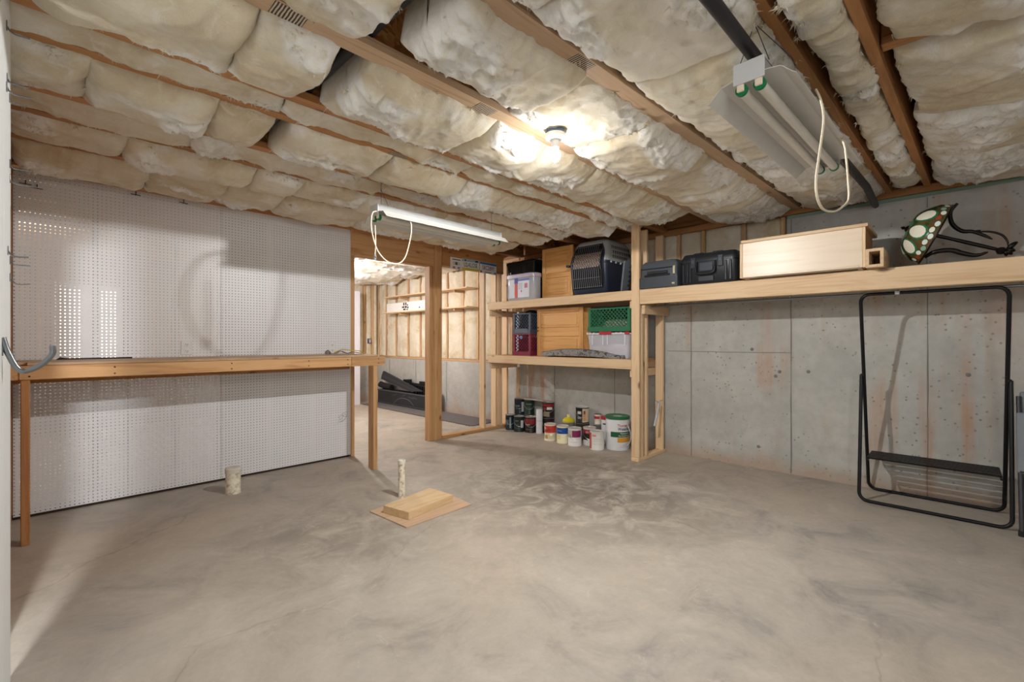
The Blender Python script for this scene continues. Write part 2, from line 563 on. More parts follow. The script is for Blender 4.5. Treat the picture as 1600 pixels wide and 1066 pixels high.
# (y at x=0, y at x=4.9, kind, flange width)
JO = [(-.72, -.80, 'solid', .04), (.345, .165, 'solid', .04), (.575, .40, 'solid', .04), (1.24, 1.07, 'i', .085),
      (1.79, 1.775, 'i', .095), (2.40, 2.37, 'i', .07), (2.65, 2.60, 'i', .065), (3.19, 3.11, 'i', .07),
      (3.53, 3.42, 'i', .07), (4.02, 3.90, 'i', .07), (4.64, 4.58, 'i', .07)]
def jy(j, x): return JO[j][0] + (JO[j][1] - JO[j][0]) * x / 4.9
def slant(name, j, off0, off1, z0, z1, x0, x1, mat, parent):
    V = []
    for x in (x0, x1):
        y = jy(j, x)
        V += [(x, y + off0, z0), (x, y + off1, z0), (x, y + off1, z1), (x, y + off0, z1)]
    Fc = [(0, 3, 2, 1), (4, 5, 6, 7), (0, 1, 5, 4), (1, 2, 6, 5), (2, 3, 7, 6), (3, 0, 4, 7)]
    return mesh(name, V, Fc, mat, parent)
JOBJ = []
for j, (ya, yb, kind, w) in enumerate(JO):
    if kind == 'solid':
        JOBJ.append(slant('floor_joist', j, -w / 2, w / 2, JB, 2.80, XJ0, XJ1, BROWN[0], ceil))
    else:
        fo = slant('floor_joist', j, -w / 2, w / 2, JB, JB + .038, XJ0, XJ1, GREYW[0] if j in (3, 4) else BROWN[0], ceil)
        JOBJ.append(fo)
        slant('web', j, -.006, .006, JB + .038, 2.762, XJ0, XJ1, M_OSB, fo)
        slant('top_flange', j, -w / 2, w / 2, 2.762, 2.80, XJ0, XJ1, BROWN[0], fo)
# far room joists beyond the partition
for y in (5.2, 5.8, 6.4, 7.0, 7.6, 8.2, 8.8):
    box('floor_joist', (-.6, 4.92, y - .02, y + .02, 2.50, 2.80), STUD, ceil, .003)
box('blocking', (2.46, 2.52, -.74, .23, 2.50, 2.54), BROWN, ceil)
box('blocking', (2.47, 2.51, -.74, .23, 2.54, 2.78), BROWN, ceil)
# printed stamps on the flanges
def stamp_mat():
    t = NT('ink_stamp')
    v = t.coords((1, 1, 1), jitter=False)
    w = t.n('ShaderNodeTexWave', wave_type='BANDS', bands_direction='X'); w.inputs['Scale'].default_value = 26; w.inputs['Distortion'].default_value = 1.5
    t.l(v, w.inputs['Vector'])
    t.col(t.ramp(w.outputs['Fac'], [(.45, '#3a3936'), (.55, '#cbb8a2')]))
    return t.set(Roughness=.8)
M_STAMP = stamp_mat()
for j, px, py in ((4, 757, 171), (4, 462, 8), (3, 908, 98), (5, 655, 222), (6, 627, 240), (7, 357, 219), (8, 331, 240)):
    p = PZ(px, py, JB)
    w = JO[j][3] / 2 - .008
    fo = JOBJ[j]
    slant('stamp', j, -w, w, JB - .0012, JB - .0002, p[0] - .06, p[0] + .06, M_STAMP, fo)

# ------------------------------------------------------------------ partition wall with the pegboard
YP = 4.705
wp = thing('wall_partition', (2.2, YP + .05, 0), kind='structure')
y0, y1 = YP + .012, YP + .101
box('bottom_plate', (-.2, 2.29, y0, y1, 0, .036), plain('#3a2c20', .9), wp)
for x in (-.19, .235, .43, .74, 1.07, 1.47, 1.88):
    box('stud', (x, x + .038, y0, y1, .036, 2.40), STUD, wp, .003)
box('stud', (2.300, 2.345, YP - .004, y1, .0, 2.19), BENCH, wp, .003)
box('top_plate', (-.2, 4.62, y0, y1, 2.40, 2.475), STUD, wp, .003)
pb1 = box('pegboard_panel', (-.17, 1.0858, YP, YP + .008, .022, 2.46), M_PEG, wp, 0)
pb2 = box('pegboard_panel', (1.0878, 2.300, YP, YP + .008, .022, 2.46), M_PEG, wp, 0)
box('backing_sheet', (1.115, 1.465, YP + .014, YP + .018, .04, 2.39), plain('#1a1613', .9), wp, 0)  # added unseen dark sheets, block the back light so these holes look dark
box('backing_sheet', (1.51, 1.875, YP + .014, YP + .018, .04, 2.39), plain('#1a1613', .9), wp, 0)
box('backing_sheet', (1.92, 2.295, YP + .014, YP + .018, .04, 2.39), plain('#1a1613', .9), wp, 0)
# headers and posts of the two openings
box('header', (2.300, 3.40, YP - .012, y1, 2.19, 2.475), BENCH, wp)
box('header', (3.53, 4.62, YP - .012, y1, 2.22, 2.475), BROWN, wp)
for k in range(3):
    x = 3.335 + k * .0385
    box('jack_stud' if k < 2 else 'king_stud', (x, x + .038, YP - .006 * (k == 1), y1, 0, 2.19 if k < 2 else 2.475), BENCH, wp, .003)
box('king_stud', (3.4505, 3.53, YP + .004, y1, 0, 2.475), BENCH, wp, .003)
box('floor_plate', (3.532, 4.86, YP, y1, 0, .038), BENCH, wp)
for x in (4.25, 4.475, 4.56):
    box('stud', (x, x + .038, y0 - .01, y1, .038, 2.22), PALE, wp, .003)
box('stud', (4.70, 4.738, y0 - .01, y1, .038, 2.40), PALE, wp, .003)

# white boarded wall on the near left, hooks hang from it
wl = thing('wall_left', (-.12, 1.9, 0), kind='structure')
box('board', (-.107, -.0965, 1.35, 1.79, 0, 2.60), M_WHITEWALL, wl, .002)
box('board', (-.107, -.0965, 1.793, 2.14, 0, 2.60), M_WHITEWALL, wl, .002)
box('board', (-.107, -.0965, 2.143, 2.50, 0, 2.60), M_WHITEWALL, wl, .002)
wl2 = box('wall_left_return', (-.28, -.175, 3.02, YP - .003, 0, 2.60), BROWN, None, .003); tag(wl2, kind='structure')
jb = box('wall_left_jamb', (-.28, -.122, 2.80, 3.018, 0, 2.60), M_WHITEWALL, None, .003); tag(jb, kind='structure')
hd = box('wall_left_header', (-.28, -.1072, 2.45, 2.798, 1.81, 2.60), M_WHITEWALL, None, .003); tag(hd, kind='structure')

# ------------------------------------------------------------------ back of the room and far room shell
wb = box('wall_back', (-3.2, 5.1, -2.5, -2.4, 0, 2.8), M_WHITEWALL, None, 0); tag(wb, kind='structure')
wk = box('wall_side', (-3.3, -3.2, -2.4, 9.0, 0, 2.8), M_WHITEWALL, None, 0); tag(wk, kind='structure')
ff = thing('wall_far', (4.9, 7, .9), kind='structure')
box('sill_plate', (XC + .03, XC + .13, 4.68, 8.86, .907, .945), STUD, ff)
FST = [4.82, 5.13, 5.60, 5.98, 6.42, 6.80, 7.25, 7.66, 8.10, 8.48, 8.80]
for y in FST:
    box('stud', (XC + .03, XC + .12, y, y + .038, .945, 2.46), STUD, ff, .003)
box('top_plate', (XC + .03, XC + .12, 4.68, 8.86, 2.46, 2.50), STUD, ff, .003)
bw = thing('wall_far_back', (2, 8.86, 0), kind='structure')
box('concrete_base', (-3.2, XC - .001, 8.86, 9.0, 0, .9), M_CONC, bw, 0)
box('backing', (-3.2, XC + .2, 8.95, 9.0, .9, 2.8), plain('#b9a58a', .9), bw, 0)
for x in (4.80, 4.62, 4.30, 3.90, 3.5, 3.1, 2.7, 2.3, 1.9, 1.5, 1.1, -.1):
    box('stud', (x, x + .04, 8.85, 8.94, .9, 2.5), STUD, bw, .003)
# daylit window on the far back wall, seen only through the pegboard holes
def glow_mat():
    t = NT('daylit_glass'); t.col('#fff4e0')
    t.b.inputs['Emission Color'].default_value = lin('#ffe9c8'); t.b.inputs['Emission Strength'].default_value = 2.2
    return t.m
wn = thing('window_1', (.4, 8.84, 1.0), kind='structure')
M_GLOW = glow_mat()
box('window_frame', (.05, .76, 8.80, 8.85, .95, 2.06), WHITE, wn)
box('pane', (.12, .34, 8.792, 8.80, 1.0, 2.0), M_GLOW, wn, 0)
box('pane', (.50, .70, 8.792, 8.80, 1.0, 2.0), M_GLOW, wn, 0)

# ------------------------------------------------------------------ insulation batts between the joists
def wisps(rng, pts, nper, ln, mat, parent):
    """loose hanging fibre strands, thin tapered ribbons"""
    V = []; Fc = []
    for p, nrm in pts:
        for _ in range(nper):
            d = np.array(nrm) + np.array([rng.uniform(-.9, .9), rng.uniform(-.9, .9), rng.uniform(-.5, .25)])
            d /= np.linalg.norm(d)
            L = ln * rng.uniform(.4, 1.3); w = rng.uniform(.0015, .004) * (1 + L * 8)
            s = np.cross(d, [rng.uniform(-1, 1), rng.uniform(-1, 1), .3]); s /= np.linalg.norm(s) + 1e-9
            b = np.array(p) + np.array([rng.uniform(-.012, .012), rng.uniform(-.012, .012), .006])
            bend = np.array([rng.uniform(-.4, .4), rng.uniform(-.4, .4), -.35]) * L
            n = len(V)
            for k, t in enumerate((0, .4, .75)):
                c = b + d * L * t + bend * t * t
                V += [c - s * w * (1 - t), c + s * w * (1 - t)]
            V.append(b + d * L + bend)
            Fc += [(n, n + 1, n + 3, n + 2), (n + 2, n + 3, n + 5, n + 4), (n + 4, n + 5, n + 6)]
    if V:
        o = mesh('loose_fibres', V, Fc, mat, parent, smooth=True); o['kind'] = 'stuff'
def batt(ylo, yhi, x0, x1, sag, seed, label, group, zb=JB, torn=.5, res=.0105, tears=10, wave=.5, yin=(0, 0)):
    nx = max(8, int((x1 - x0) / res)); ny = max(8, int((yhi((x0 + x1) / 2) - ylo((x0 + x1) / 2)) / res))
    u = np.linspace(0, 1, nx + 1); v = np.linspace(-1, 1, ny + 1)
    U, Vv = np.meshgrid(u, v, indexing='ij')
    X = x0 + (x1 - x0) * U
    # slack ends, not cut square
    X = X + (np.abs(2 * U - 1) ** 3) * np.sign(2 * U - 1) * (.05 * (fbm(Vv * 1.3 + seed, U * 0 + seed * .7, seed + 90, 3) - .5))
    a = ylo(X) - .016 + .060 * (fbm(X * 9, X * 0 + 3.3, seed + 1, 4, .5) - .45) + yin[0]
    b = yhi(X) + .016 - .060 * (fbm(X * 9, X * 0 + 8.1, seed + 2, 4, .5) - .45) - yin[1]
    Y = a + (b - a) * (Vv + 1) / 2
    W = np.clip(1 - np.abs(Vv) ** 3.0, 0, 1) ** .55
    lenw = np.clip(np.minimum(U, 1 - U) * (x1 - x0) / .075, 0, 1)
    E_ = 1 - (1 - lenw) ** 2.4
    pil = .72 + .55 * (fbm(X * 2.1, Y * 2.6, seed + 3, 2) - .5) * 2 * wave
    Z = zb + .022 - (sag + .022) * W * (.42 + .58 * E_) * pil
    # broad folds and creases running across the bay
    fold = ridged(X * 3.1 + 1.1 * fbm(X * 1.4, Y * 2.2, seed + 7, 2), Y * 1.2, seed + 5, 2)
    Z -= .034 * (fold - .45) * W
    Z -= .030 * (fbm(X * 6.5, Y * 7.5, seed + 6, 3) - .5) * (.3 + .7 * W)
    # torn fluffy zones
    tm = sstep(fbm(X * 2.6, Y * 3.4, seed + 8, 3), .60 - .22 * torn, .74 - .18 * torn)
    wx = X + .10 * (fbm(X * 4, Y * 4, seed + 21, 3) - .5); wy = Y + .10 * (fbm(X * 4, Y * 4, seed + 22, 3) - .5)
    Z -= tm * (.060 * (ridged(wx * 8, wy * 15, seed + 9, 5) - .35)) * (.35 + .65 * W)
    Z -= .016 * (ridged(wx * 5, wy * 5, seed + 12, 3) - .4) * W
    Z -= .008 * (fbm(X * 34, Y * 40, seed + 10, 3) - .5) * (.5 + tm)
    Z = np.minimum(Z, zb + .05)
    V = np.stack([X, Y, Z], -1)
    idx = np.arange((nx + 1) * (ny + 1)).reshape(nx + 1, ny + 1)
    F1 = np.stack([idx[:-1, :-1], idx[:-1, 1:], idx[1:, 1:], idx[1:, :-1]], -1).reshape(-1, 4)
    # sides: rim lifted up into the bay
    rim = np.concatenate([idx[:, 0], idx[-1, 1:], idx[-2::-1, -1], idx[0, -2:0:-1]])
    top = V.reshape(-1, 3)[rim].copy(); top[:, 2] = zb + .14
    cx, cy = top[:, 0].mean(), top[:, 1].mean()
    top[:, 0] += (cx - top[:, 0]) * .03; top[:, 1] += np.sign(cy - top[:, 1]) * .02
    n0 = (nx + 1) * (ny + 1); m = len(rim)
    F2 = np.stack([np.roll(rim, -1), n0 + (np.arange(m) + 1) % m, n0 + np.arange(m), rim], -1)
    VV = np.concatenate([V.reshape(-1, 3), top])
    tor = np.concatenate([tm.ravel(), np.zeros(m)])
    o = mesh('insulation_batt', VV, np.concatenate([F1, F2]).astype(np.int32), M_BATT, None, smooth=True)
    at = o.data.attributes.new('torn', 'FLOAT', 'POINT'); at.data.foreach_set('value', tor.astype(np.float32))
    tag(o, label, 'insulation', group)
    rng = random.Random(seed)
    pts = []
    cand = np.argwhere(tm > .5)
    for k in range(tears):
        if k % 3 and len(cand):
            i, jx = cand[rng.randrange(len(cand))]
        else:
            i = rng.randrange(2, nx - 1); jx = rng.choice([1, 2, ny - 2, ny - 1])
        pts.append((V[i, jx], (0, 0, -.25)))
    wisps(rng, pts, 7, .022, M_BATT, o)
    return o
ORD = ['first', 'second', 'third', 'fourth', 'fifth', 'sixth', 'seventh', 'eighth', 'ninth', 'tenth']
def bay(j, cuts, sags, name, torn=.5, gaps=(), wave=.5, yins=None, edge=(0, 0)):
    lo = lambda x: jy(j, x) + JO[j][3] / 2
    hi = lambda x: jy(j + 1, x) - JO[j + 1][3] / 2
    segs = [(a, b) for a, b in zip(cuts[:-1], cuts[1:]) if (a, b) not in gaps]
    for k, (a, b) in enumerate(segs):
        pos = 'leftmost' if k == 0 else 'rightmost' if k == len(segs) - 1 else ORD[k] + ' from the left'
        batt(lo, hi, a - .004, b + .004, sags[k % len(sags)], 100 * j + 7 * k + 3,
             'insulation batt %s in the %s' % (pos, name), 'insulation batts between the ceiling joists',
             torn=torn[k % len(torn)] if isinstance(torn, (list, tuple)) else torn,
             tears=int(10 + 26 * (b - a)), wave=wave, yin=(yins or {}).get(k, edge))
bay(9, [-.16, .52, .98, 1.42, 2.2, 3.1, 4.2], [.10, .12, .10, .13, .10, .11], 'bay next to the pegboard', .25)
bay(8, [-.16, .33, 1.05, 1.38, 1.9, 2.7, 3.5, 4.25], [.08, .10, .12, .08, .10, .09], 'second bay from the pegboard', .35, edge=(0, .02))
bay(7, [-.16, .62, 1.9, 3.1, 4.25], [.035, .045], 'narrow third bay from the pegboard', .3)
bay(6, [-.16, .12, .62, .87, .97, 1.6, 2.25, 3.0, 3.7, 4.3], [.10, .13, .11, .09, .13, .12, .10, .11], 'fourth bay from the pegboard', .45, edge=(0, .022), gaps=((.87, .97),))
bay(5, [-.16, .86, 2.1, 3.4, 4.5], [.035, .03, .045], 'narrow fifth bay from the pegboard', .4)
bay(4, [-.05, .55, .86, .99, 1.75, 2.2, 2.75, 3.5, 4.3], [.12, .13, .11, .13, .12, .12, .11], 'bay just left of the bulb', .5, edge=(0, .022), gaps=((.86, .99),))
bay(3, [.30, .88, 1.02, 1.75, 2.35, 3.0, 3.6, 4.2, 4.84], [.10, .11, .05, .12, .13, .12, .10], 'bay just right of the bulb', .75, gaps=((.88, 1.02),), yins={1: (0, .10)})
bay(2, [.65, 1.25, 1.95, 2.7, 3.5, 4.2, 4.82], [.11, .12, .10, .08, .10, .09], 'bay above the right shop light', .9, edge=(.01, .04))
bay(1, [.9, 1.7, 2.75, 3.35, 4.0, 4.7], [.05, .06, .05, .05], 'narrow bay between brown joists', .7, wave=.6, edge=(.015, .05))
bay(0, [1.1, 1.8, 2.44, 2.54, 3.3, 4.05, 4.80], [.09, .10, .12, .11, .10], 'rightmost ceiling bay', .85, edge=(0, .055), gaps=((2.44, 2.54),))

# torn strand hanging at the joist left of the right shop light and one above the pet crate
def strand(px, py0, py1, Y, label, w=.012):
    a = np.array(PY(px, py0, Y)); b = np.array(PY(px - 6, py1, Y))
    rng = random.Random(int(px)); V = []
    mb = MB()
    for k in range(16):
        o1 = np.array([rng.gauss(0, w), rng.gauss(0, w), rng.uniform(0, .03)]); o2 = np.array([rng.gauss(0, w * .6), rng.gauss(0, w * .6), rng.uniform(-.02, .05)])
        mid = (a + b) / 2 + (o1 + o2) * .7 + np.array([rng.gauss(0, w * .5), 0, 0])
        mb.tube(smoothpts([a + o1, mid, b + o2], 4), [.004, .0045, .005, .005, .0045, .004, .003, .002, .001], 5)
    o = mb.build('insulation_strand', M_BATT, None, True)
    tag(o, label, 'insulation', 'torn insulation strands hanging down')
strand(908, 2, 100, 1.19, 'torn white insulation strand hanging over the stamped joist')
strand(917, 330, 358, 2.75, 'thin white insulation wisp hanging in front of the pet crate', .006)

# wall insulation: flat fibreglass between studs
def wall_batt(y0, y1, z0, z1, xf, seed, label, group, amp=.022):
    ny = max(5, int((y1 - y0) / .02)); nz = max(6, int((z1 - z0) / .025))
    Y, Z = np.meshgrid(np.linspace(y0, y1, ny + 1), np.linspace(z0, z1, nz + 1), indexing='ij')
    w = 1 - np.abs((Y - y0) / (y1 - y0) * 2 - 1) ** 4
    X = xf + .02 - .032 * w - amp * 2 * (fbm(Y * 5, Z * 4, seed, 3) - .5) - .018 * (ridged(Y * 7, Z * 9, seed + 4, 3) - .4) * sstep(fbm(Y * 2, Z * 2, seed + 9, 2), .5, .65)
    V = np.stack([X, Y, Z], -1).reshape(-1, 3)
    idx = np.arange((ny + 1) * (nz + 1)).reshape(ny + 1, nz + 1)
    F1 = np.stack([idx[:-1, :-1], idx[:-1, 1:], idx[1:, 1:], idx[1:, :-1]], -1).reshape(-1, 4)
    n0 = len(V)
    rim = np.concatenate([idx[:, 0], idx[-1, 1:], idx[-2::-1, -1], idx[0, -2:0:-1]])
    back = V[rim].copy(); back[:, 0] = xf + .085
    m = len(rim)
    F2 = np.stack([np.roll(rim, -1), n0 + (np.arange(m) + 1) % m, n0 + np.arange(m), rim], -1)
    o = mesh('wall_batt', np.concatenate([V, back]), np.concatenate([F1, F2]).astype(np.int32), M_BATT, None, True)
    tag(o, label, 'insulation', group)
SY = [1.17, 1.52, 1.93, 2.20, 2.62, 3.03, 3.44, 3.85, 4.26, 4.58]
nm = ['next to the full height concrete', 'behind the black hard case', 'behind the grey case', 'behind the front shelf posts', 'behind the pet crate, right', 'behind the pet crate, left',
      'behind the upper cabinet door', 'behind the clear tub', 'behind the black totes']
for k in range(9):
    wall_batt(SY[k] + .04, SY[k + 1] - .002, 1.76, 2.438, XC + .028, 700 + k, 'cream wall insulation above the concrete ledge, %s' % nm[k], 'insulation on the ledge wall', .01)
for k in range(len(FST) - 1):
    wall_batt(FST[k] + .04, FST[k + 1] - .002, .947, 2.458, XC + .035, 740 + k, 'cream batt on the ledge wall of the back room, %s from corner' % (ORD + ['eleventh'])[len(FST) - 2 - k], 'wall batts in the back room', .016)
TM.append(Matrix.Translation((0, 0, 0)))
# back-room end wall batts (turned 90 degrees)
for k, (xa, xb) in enumerate(((4.842, 4.93), (4.66, 4.80), (4.34, 4.62), (3.94, 4.30))):
    TM[-1] = Matrix.Translation((0, 8.86, 0)) @ Matrix.Rotation(PI / 2, 4, 'Z')
    wall_batt(-xb + .002, -xa - .002, .902, 2.49, 0, 780 + k, 'cream batt on the end wall of the back room, %s from the corner' % ORD[k], 'end wall batts in the back room', .01)
TM.pop()
# sagging ceiling insulation of the back room
for k, (ya, yb) in enumerate(((5.22, 5.78), (5.82, 6.38), (6.42, 6.98), (7.02, 7.58), (7.62, 8.18), (8.22, 8.78))):
    batt(lambda x, q=ya: q + 0 * x, lambda x, q=yb: q + 0 * x, 2.1, 4.85, (.07, .07, .08, .10, .16, .13)[k], 820 + k,
         'puffy ceiling batt of the back room, %s from the opening' % ORD[k], 'ceiling batts of the back room', zb=2.50, torn=.7, res=.022, tears=20)

# black drain pipes above
PIPE = plain('#26262a', .4)
o = tube('drain_pipe', [(.955, .9, 2.565), (.945, 1.75, 2.56), (.93, 2.6, 2.555), (.905, 3.6, 2.55)], .028, PIPE, None, 14)
tag(o, 'black plastic pipe crossing the joists over the workbench side', 'pipe', 'black ceiling pipes')
o = tube('drain_pipe', [PZ(1060, -60, 2.372), PZ(1112, 2, 2.372), PZ(1180, 90, 2.375), PZ(1354, 292, 2.39), (4.88, .49, 2.40)], .024, PIPE, None, 14)
tag(o, 'black plastic pipe running above the right shop light', 'pipe', 'black ceiling pipes')

# ------------------------------------------------------------------ bare bulb
bx_, by_, bz_ = BULB
t_ = thing('light_bulb', (bx_, by_, bz_ - .1), 'bare glowing bulb in a white porcelain ceiling holder', 'light bulb')
def bulb_mat():
    t = NT('lit_bulb'); t.col('#ffffff')
    t.b.inputs['Emission Color'].default_value = (1, .97, .92, 1); t.b.inputs['Emission Strength'].default_value = 5
    return t.m
lathe('lamp_holder', [(0, JB - bz_ - .045), (.058, JB - bz_ - .045), (.058, JB - bz_ - .065), (.04, JB - bz_ - .075), (.022, JB - bz_ - .08), (.022, JB - bz_ - .12), (0, JB - bz_ - .12)][::-1], BULB, WHITE, t_, 24)
lathe('glass', [(0, -.035), (.016, -.031), (.027, -.016), (.031, .004), (.026, .024), (.015, .042), (.013, .05), (0, .05)], BULB, bulb_mat(), t_, 20)
lathe('junction_box', [(0, .0), (.05, .0), (.05, .05), (0, .05)], (bx_, by_, JB - .044), plain('#5f6f86', .6), t_, 12)
bpy.data.objects['bulb_light'].data.shadow_soft_size = .035
bpy.data.objects['glass'].visible_shadow = True

# ------------------------------------------------------------------ hanging fluorescent shop lights
def ringcap(c, r0, r1, h, axis='X'):
    V, Fc = lathev([(r0, 0), (r1, 0), (r1, h), (r0, h), (r0, 0)], (0, 0, 0), 18)
    return [(c[0] + v[2], c[1] + v[0], c[2] + v[1]) for v in V], Fc
def shop_light(x0, x1, yc, zrim, dy, label, hang, swing=0., ztop=.085):
    root = thing('shop_light', ((x0 + x1) / 2, yc, zrim), label, 'ceiling light', 'hanging fluorescent shop lights')
    TM.append(Matrix.Translation((x0, yc, zrim)) @ Matrix.Rotation(math.atan2(dy, x1 - x0), 4, 'Z') @ Matrix.Rotation(swing, 4, 'X'))
    L = x1 - x0
    refl = plain('#d2d1cc', .4, name='white_enamel')
    pr = [(-.155, 0), (-.145, .006), (-.105, .045), (-.062, .052), (-.03, .052), (0, .038), (.03, .052), (.062, .052), (.105, .045), (.145, .006), (.155, 0)]
    pr = [(a, b - .0) for a, b in pr]
    up = [(a, b + .003) for a, b in pr][::-1]
    extrude('reflector', pr + up, 0, 0, L, refl, root, 30)
    extrude('ballast_channel', [(-.052, .0565), (.052, .0565), (.048, ztop + .02), (-.048, ztop + .02)], 0, -.004, L + .004, plain('#a9aaaa', .4), root)
    box('end_plate', (-.012, -.004, -.055, .055, .028, ztop + .022), plain('#cfd0d2', .4), root, .002)
    box('end_plate', (L + .004, L + .012, -.055, .055, .028, ztop + .022), plain('#cfd0d2', .4), root, .002)
    for s in (-.032, .032):
        V, Fc = tubev([(.02, s, .014), (L - .02, s, .014)], .0185, 14)
        tb = mesh('fluorescent_tube', V, Fc, plain('#ddd9d0', .3), root, smooth=50)
        for e, xx in ((0, .006), (1, L - .02)):
            V, Fc = ringcap((xx, s, .014), .0, .022, .014)
            mesh('tube_cap', V, Fc, plain('#0f7a4a', .4), tb, smooth=40)
            box('socket', (xx - .012 if not e else xx + .014, xx if not e else xx + .026, s - .013, s + .013, .004, .04), plain('#efe2cc', .5), root, .003)
    TM.pop()
    return root
f1 = shop_light(1.655, 2.865, 3.0, 2.13, .0, 'white fluorescent shop light hanging in front of the door opening', None, 0)
f2 = shop_light(1.845, 3.045, .557, 2.20, -.042, 'white double tube shop light hanging at upper right, seen from below', None, 0)
WIRE = plain('#4a4a4c', .4, .7)
def wire(pts, parent, r=.0016): return tube('hanging_wire', pts, r, WIRE, parent, 5)
# wires and hooks
wire([(1.70, 3.0, 2.235), (1.70, 3.0, 2.40), (1.705, 3.02, 2.47)], f1)
wire([(1.80, 3.04, 2.235), (1.70, 3.0, 2.36)], f1)
wire([(2.80, 3.0, 2.235), (2.80, 3.0, 2.40), (2.80, 3.02, 2.47)], f1)
for x in (1.70, 2.80):
    tube('hook', smoothpts([(x, 3.0, 2.40), (x + .012, 3.0, 2.41), (x + .012, 3.0, 2.43), (x, 3.0, 2.44), (x, 3.0, 2.475)], 4), .0025, STEEL, f1, 6)
hp = (1.90, .555, 2.475)
wire([(1.88, .50, 2.305), hp], f2); wire([(1.88, .61, 2.305), hp], f2); wire([(1.90, .42, 2.255), (1.905, .43, 2.29), hp], f2)
tube('hook', [(hp[0] + .011 * math.sin(q), hp[1], hp[2] + .011 * math.cos(q)) for q in np.linspace(0, 2 * PI, 12, endpoint=False)], .0022, STEEL, f2, 6, closed=True)
wire([(2.95, .52, 2.305), (2.95, .52, 2.48)], f2)
# cords
c1 = tube('power_cord', smoothpts([PY(*q) for q in ((589, 330, 2.97), (582, 333, 2.90), (580, 352, 2.86), (584, 375, 2.85), (592, 395, 2.85), (606, 409, 2.85), (622, 412, 2.85), (633, 402, 2.85), (640, 378, 2.85), (643, 358, 2.85), (641, 346, 2.87), (635, 341, 2.92))], 6), .0045, CREAM_CORD, f1, 8)
tube('pull_cord', smoothpts([PY(*q) for q in ((586, 352, 2.9), (587, 378, 2.9), (586, 398, 2.9))], 4), .0035, CREAM_CORD, f1, 6)
p = PY(586, 402, 2.9); lathe('cord_end', [(0, -.018), (.010, -.018), (.012, .0), (.006, .02), (0, .02)], p, plain('#9a9ea4', .4), f1, 12)
c2 = tube('power_cord', smoothpts([PY(*q) for q in ((1275, 140, .40), (1283, 158, .37), (1287, 185, .36), (1284, 215, .36), (1279, 250, .36), (1275, 285, .36), (1278, 312, .36), (1288, 328, .36), (1305, 330, .36), (1318, 322, .36), (1326, 310, .36), (1325, 280, .36), (1322, 245, .36), (1319, 225, .37), (1312, 212, .40))], 6), .0042, CREAM_CORD, f2, 8)

# ------------------------------------------------------------------ workbench
wb_ = thing('workbench', (1.1, 4.4, 0), 'long pine workbench standing against the white pegboard', 'workbench')
YB = 4.107
box('front_beam', (-.125, 2.02, YB, YB + .04, 1.013, 1.10), BENCH, wb_)
extrude('front_beam', [(2.021, 1.013), (2.345, 1.013), (2.372, 1.035), (2.372, 1.09), (2.36, 1.10), (2.021, 1.10)], 1, YB, YB + .04, BENCH[0], wb_)
box('end_rail', (-.168, -.128, YB, 4.70, 1.013, 1.10), BENCH, wb_)
for k in range(4):
    ya = YB + .006 + k * .148
    box('top_board', (-.09 if k == 0 else -.165, 2.30 - .06 * (k == 3), ya, ya + .145, 1.101, 1.120), GREYW, wb_, .003)
box('wall_rail', (-.168, 2.27, 4.66, 4.702, .955, 1.10), BROWN, wb_)
for x in (.45, 1.05, 1.65, 2.24):
    box('cross_brace', (x, x + .038, YB + .042, 4.658, 1.013, 1.10), BROWN, wb_)
box('leg', (-.117, -.077, YB - .035, YB + .04, 0, 1.012), BROWN, wb_)
box('leg', (2.212, 2.255, YB - .06, YB + .045, 0, 1.012), BENCH, wb_)
tube('hanging_cord', smoothpts([(2.33, YB + .12, 1.0), (2.35, YB + .12, .86), (2.345, YB + .12, .74), (2.335, YB + .12, .70)], 5), .0035, plain('#5d4a35', .6), wb_, 6)
# screws
mb = MB()
for x in (-.08, .32, 1.02, 1.62, 1.98, 2.3):
    for z in (1.035, 1.078):
        mb.add(*[(lambda q: ([(x + v[0], YB - .001 - v[2] * .3, z + v[1]) for v in q[0]], q[1]))(lathev([(0, .004), (.005, .003), (.0055, 0)], seg=8))][0])
mb.build('screw_heads', plain('#3d2a1b', .6), wb_)['kind'] = 'stuff'
# things on the bench
o = thing('pry_bar', PZ(82, 559, 1.121), 'flat dark steel bar lying on the left end of the bench', 'tool')
box('blade', (.10, .46, 4.58, 4.61, 1.121, 1.131), DSTEEL, o, .002)
extrude('claw', [(.04, 1.121), (.10, 1.121), (.10, 1.131), (.06, 1.139)], 1, 4.575, 4.615, DSTEEL, o)
o = thing('strap_bundle', (2.13, 4.5, 1.121), 'crumpled grey strap and yellow cord lying on the bench end', 'strap')
tube('yellow_cord', smoothpts([(2.05, 4.56, 1.135), (2.12, 4.53, 1.165), (2.2, 4.5, 1.16), (2.28, 4.47, 1.15), (2.29, 4.40, 1.13), (2.24, 4.36, 1.126)], 6), .005, plain('#d8b53a', .6), o, 6)
V_ = []
pts = smoothpts([(1.96, 4.5, 1.160), (1.97, 4.48, 1.135), (2.02, 4.46, 1.128), (2.08, 4.47, 1.15), (2.14, 4.45, 1.126), (2.2, 4.44, 1.14), (2.26, 4.42, 1.126)], 5)
F_ = []
for k, q in enumerate(pts):
    V_ += [(q[0], q[1] - .025, q[2]), (q[0], q[1] + .025, q[2]), (q[0], q[1] + .025, q[2] + .005), (q[0], q[1] - .025, q[2] + .005)]
for k in range(len(pts) - 1):
    for e in range(4): F_.append((4 * k + e, 4 * k + (e + 1) % 4, 4 * k + 4 + (e + 1) % 4, 4 * k + 4 + e))
mesh('webbing', V_, F_, plain('#8f8e8c', .8), o, True)
lathe('spool', [(0, 0), (.024, 0), (.028, .02), (.02, .035), (0, .035)], (1.96, 4.5, 1.121), plain('#8a8580', .7), o, 14)

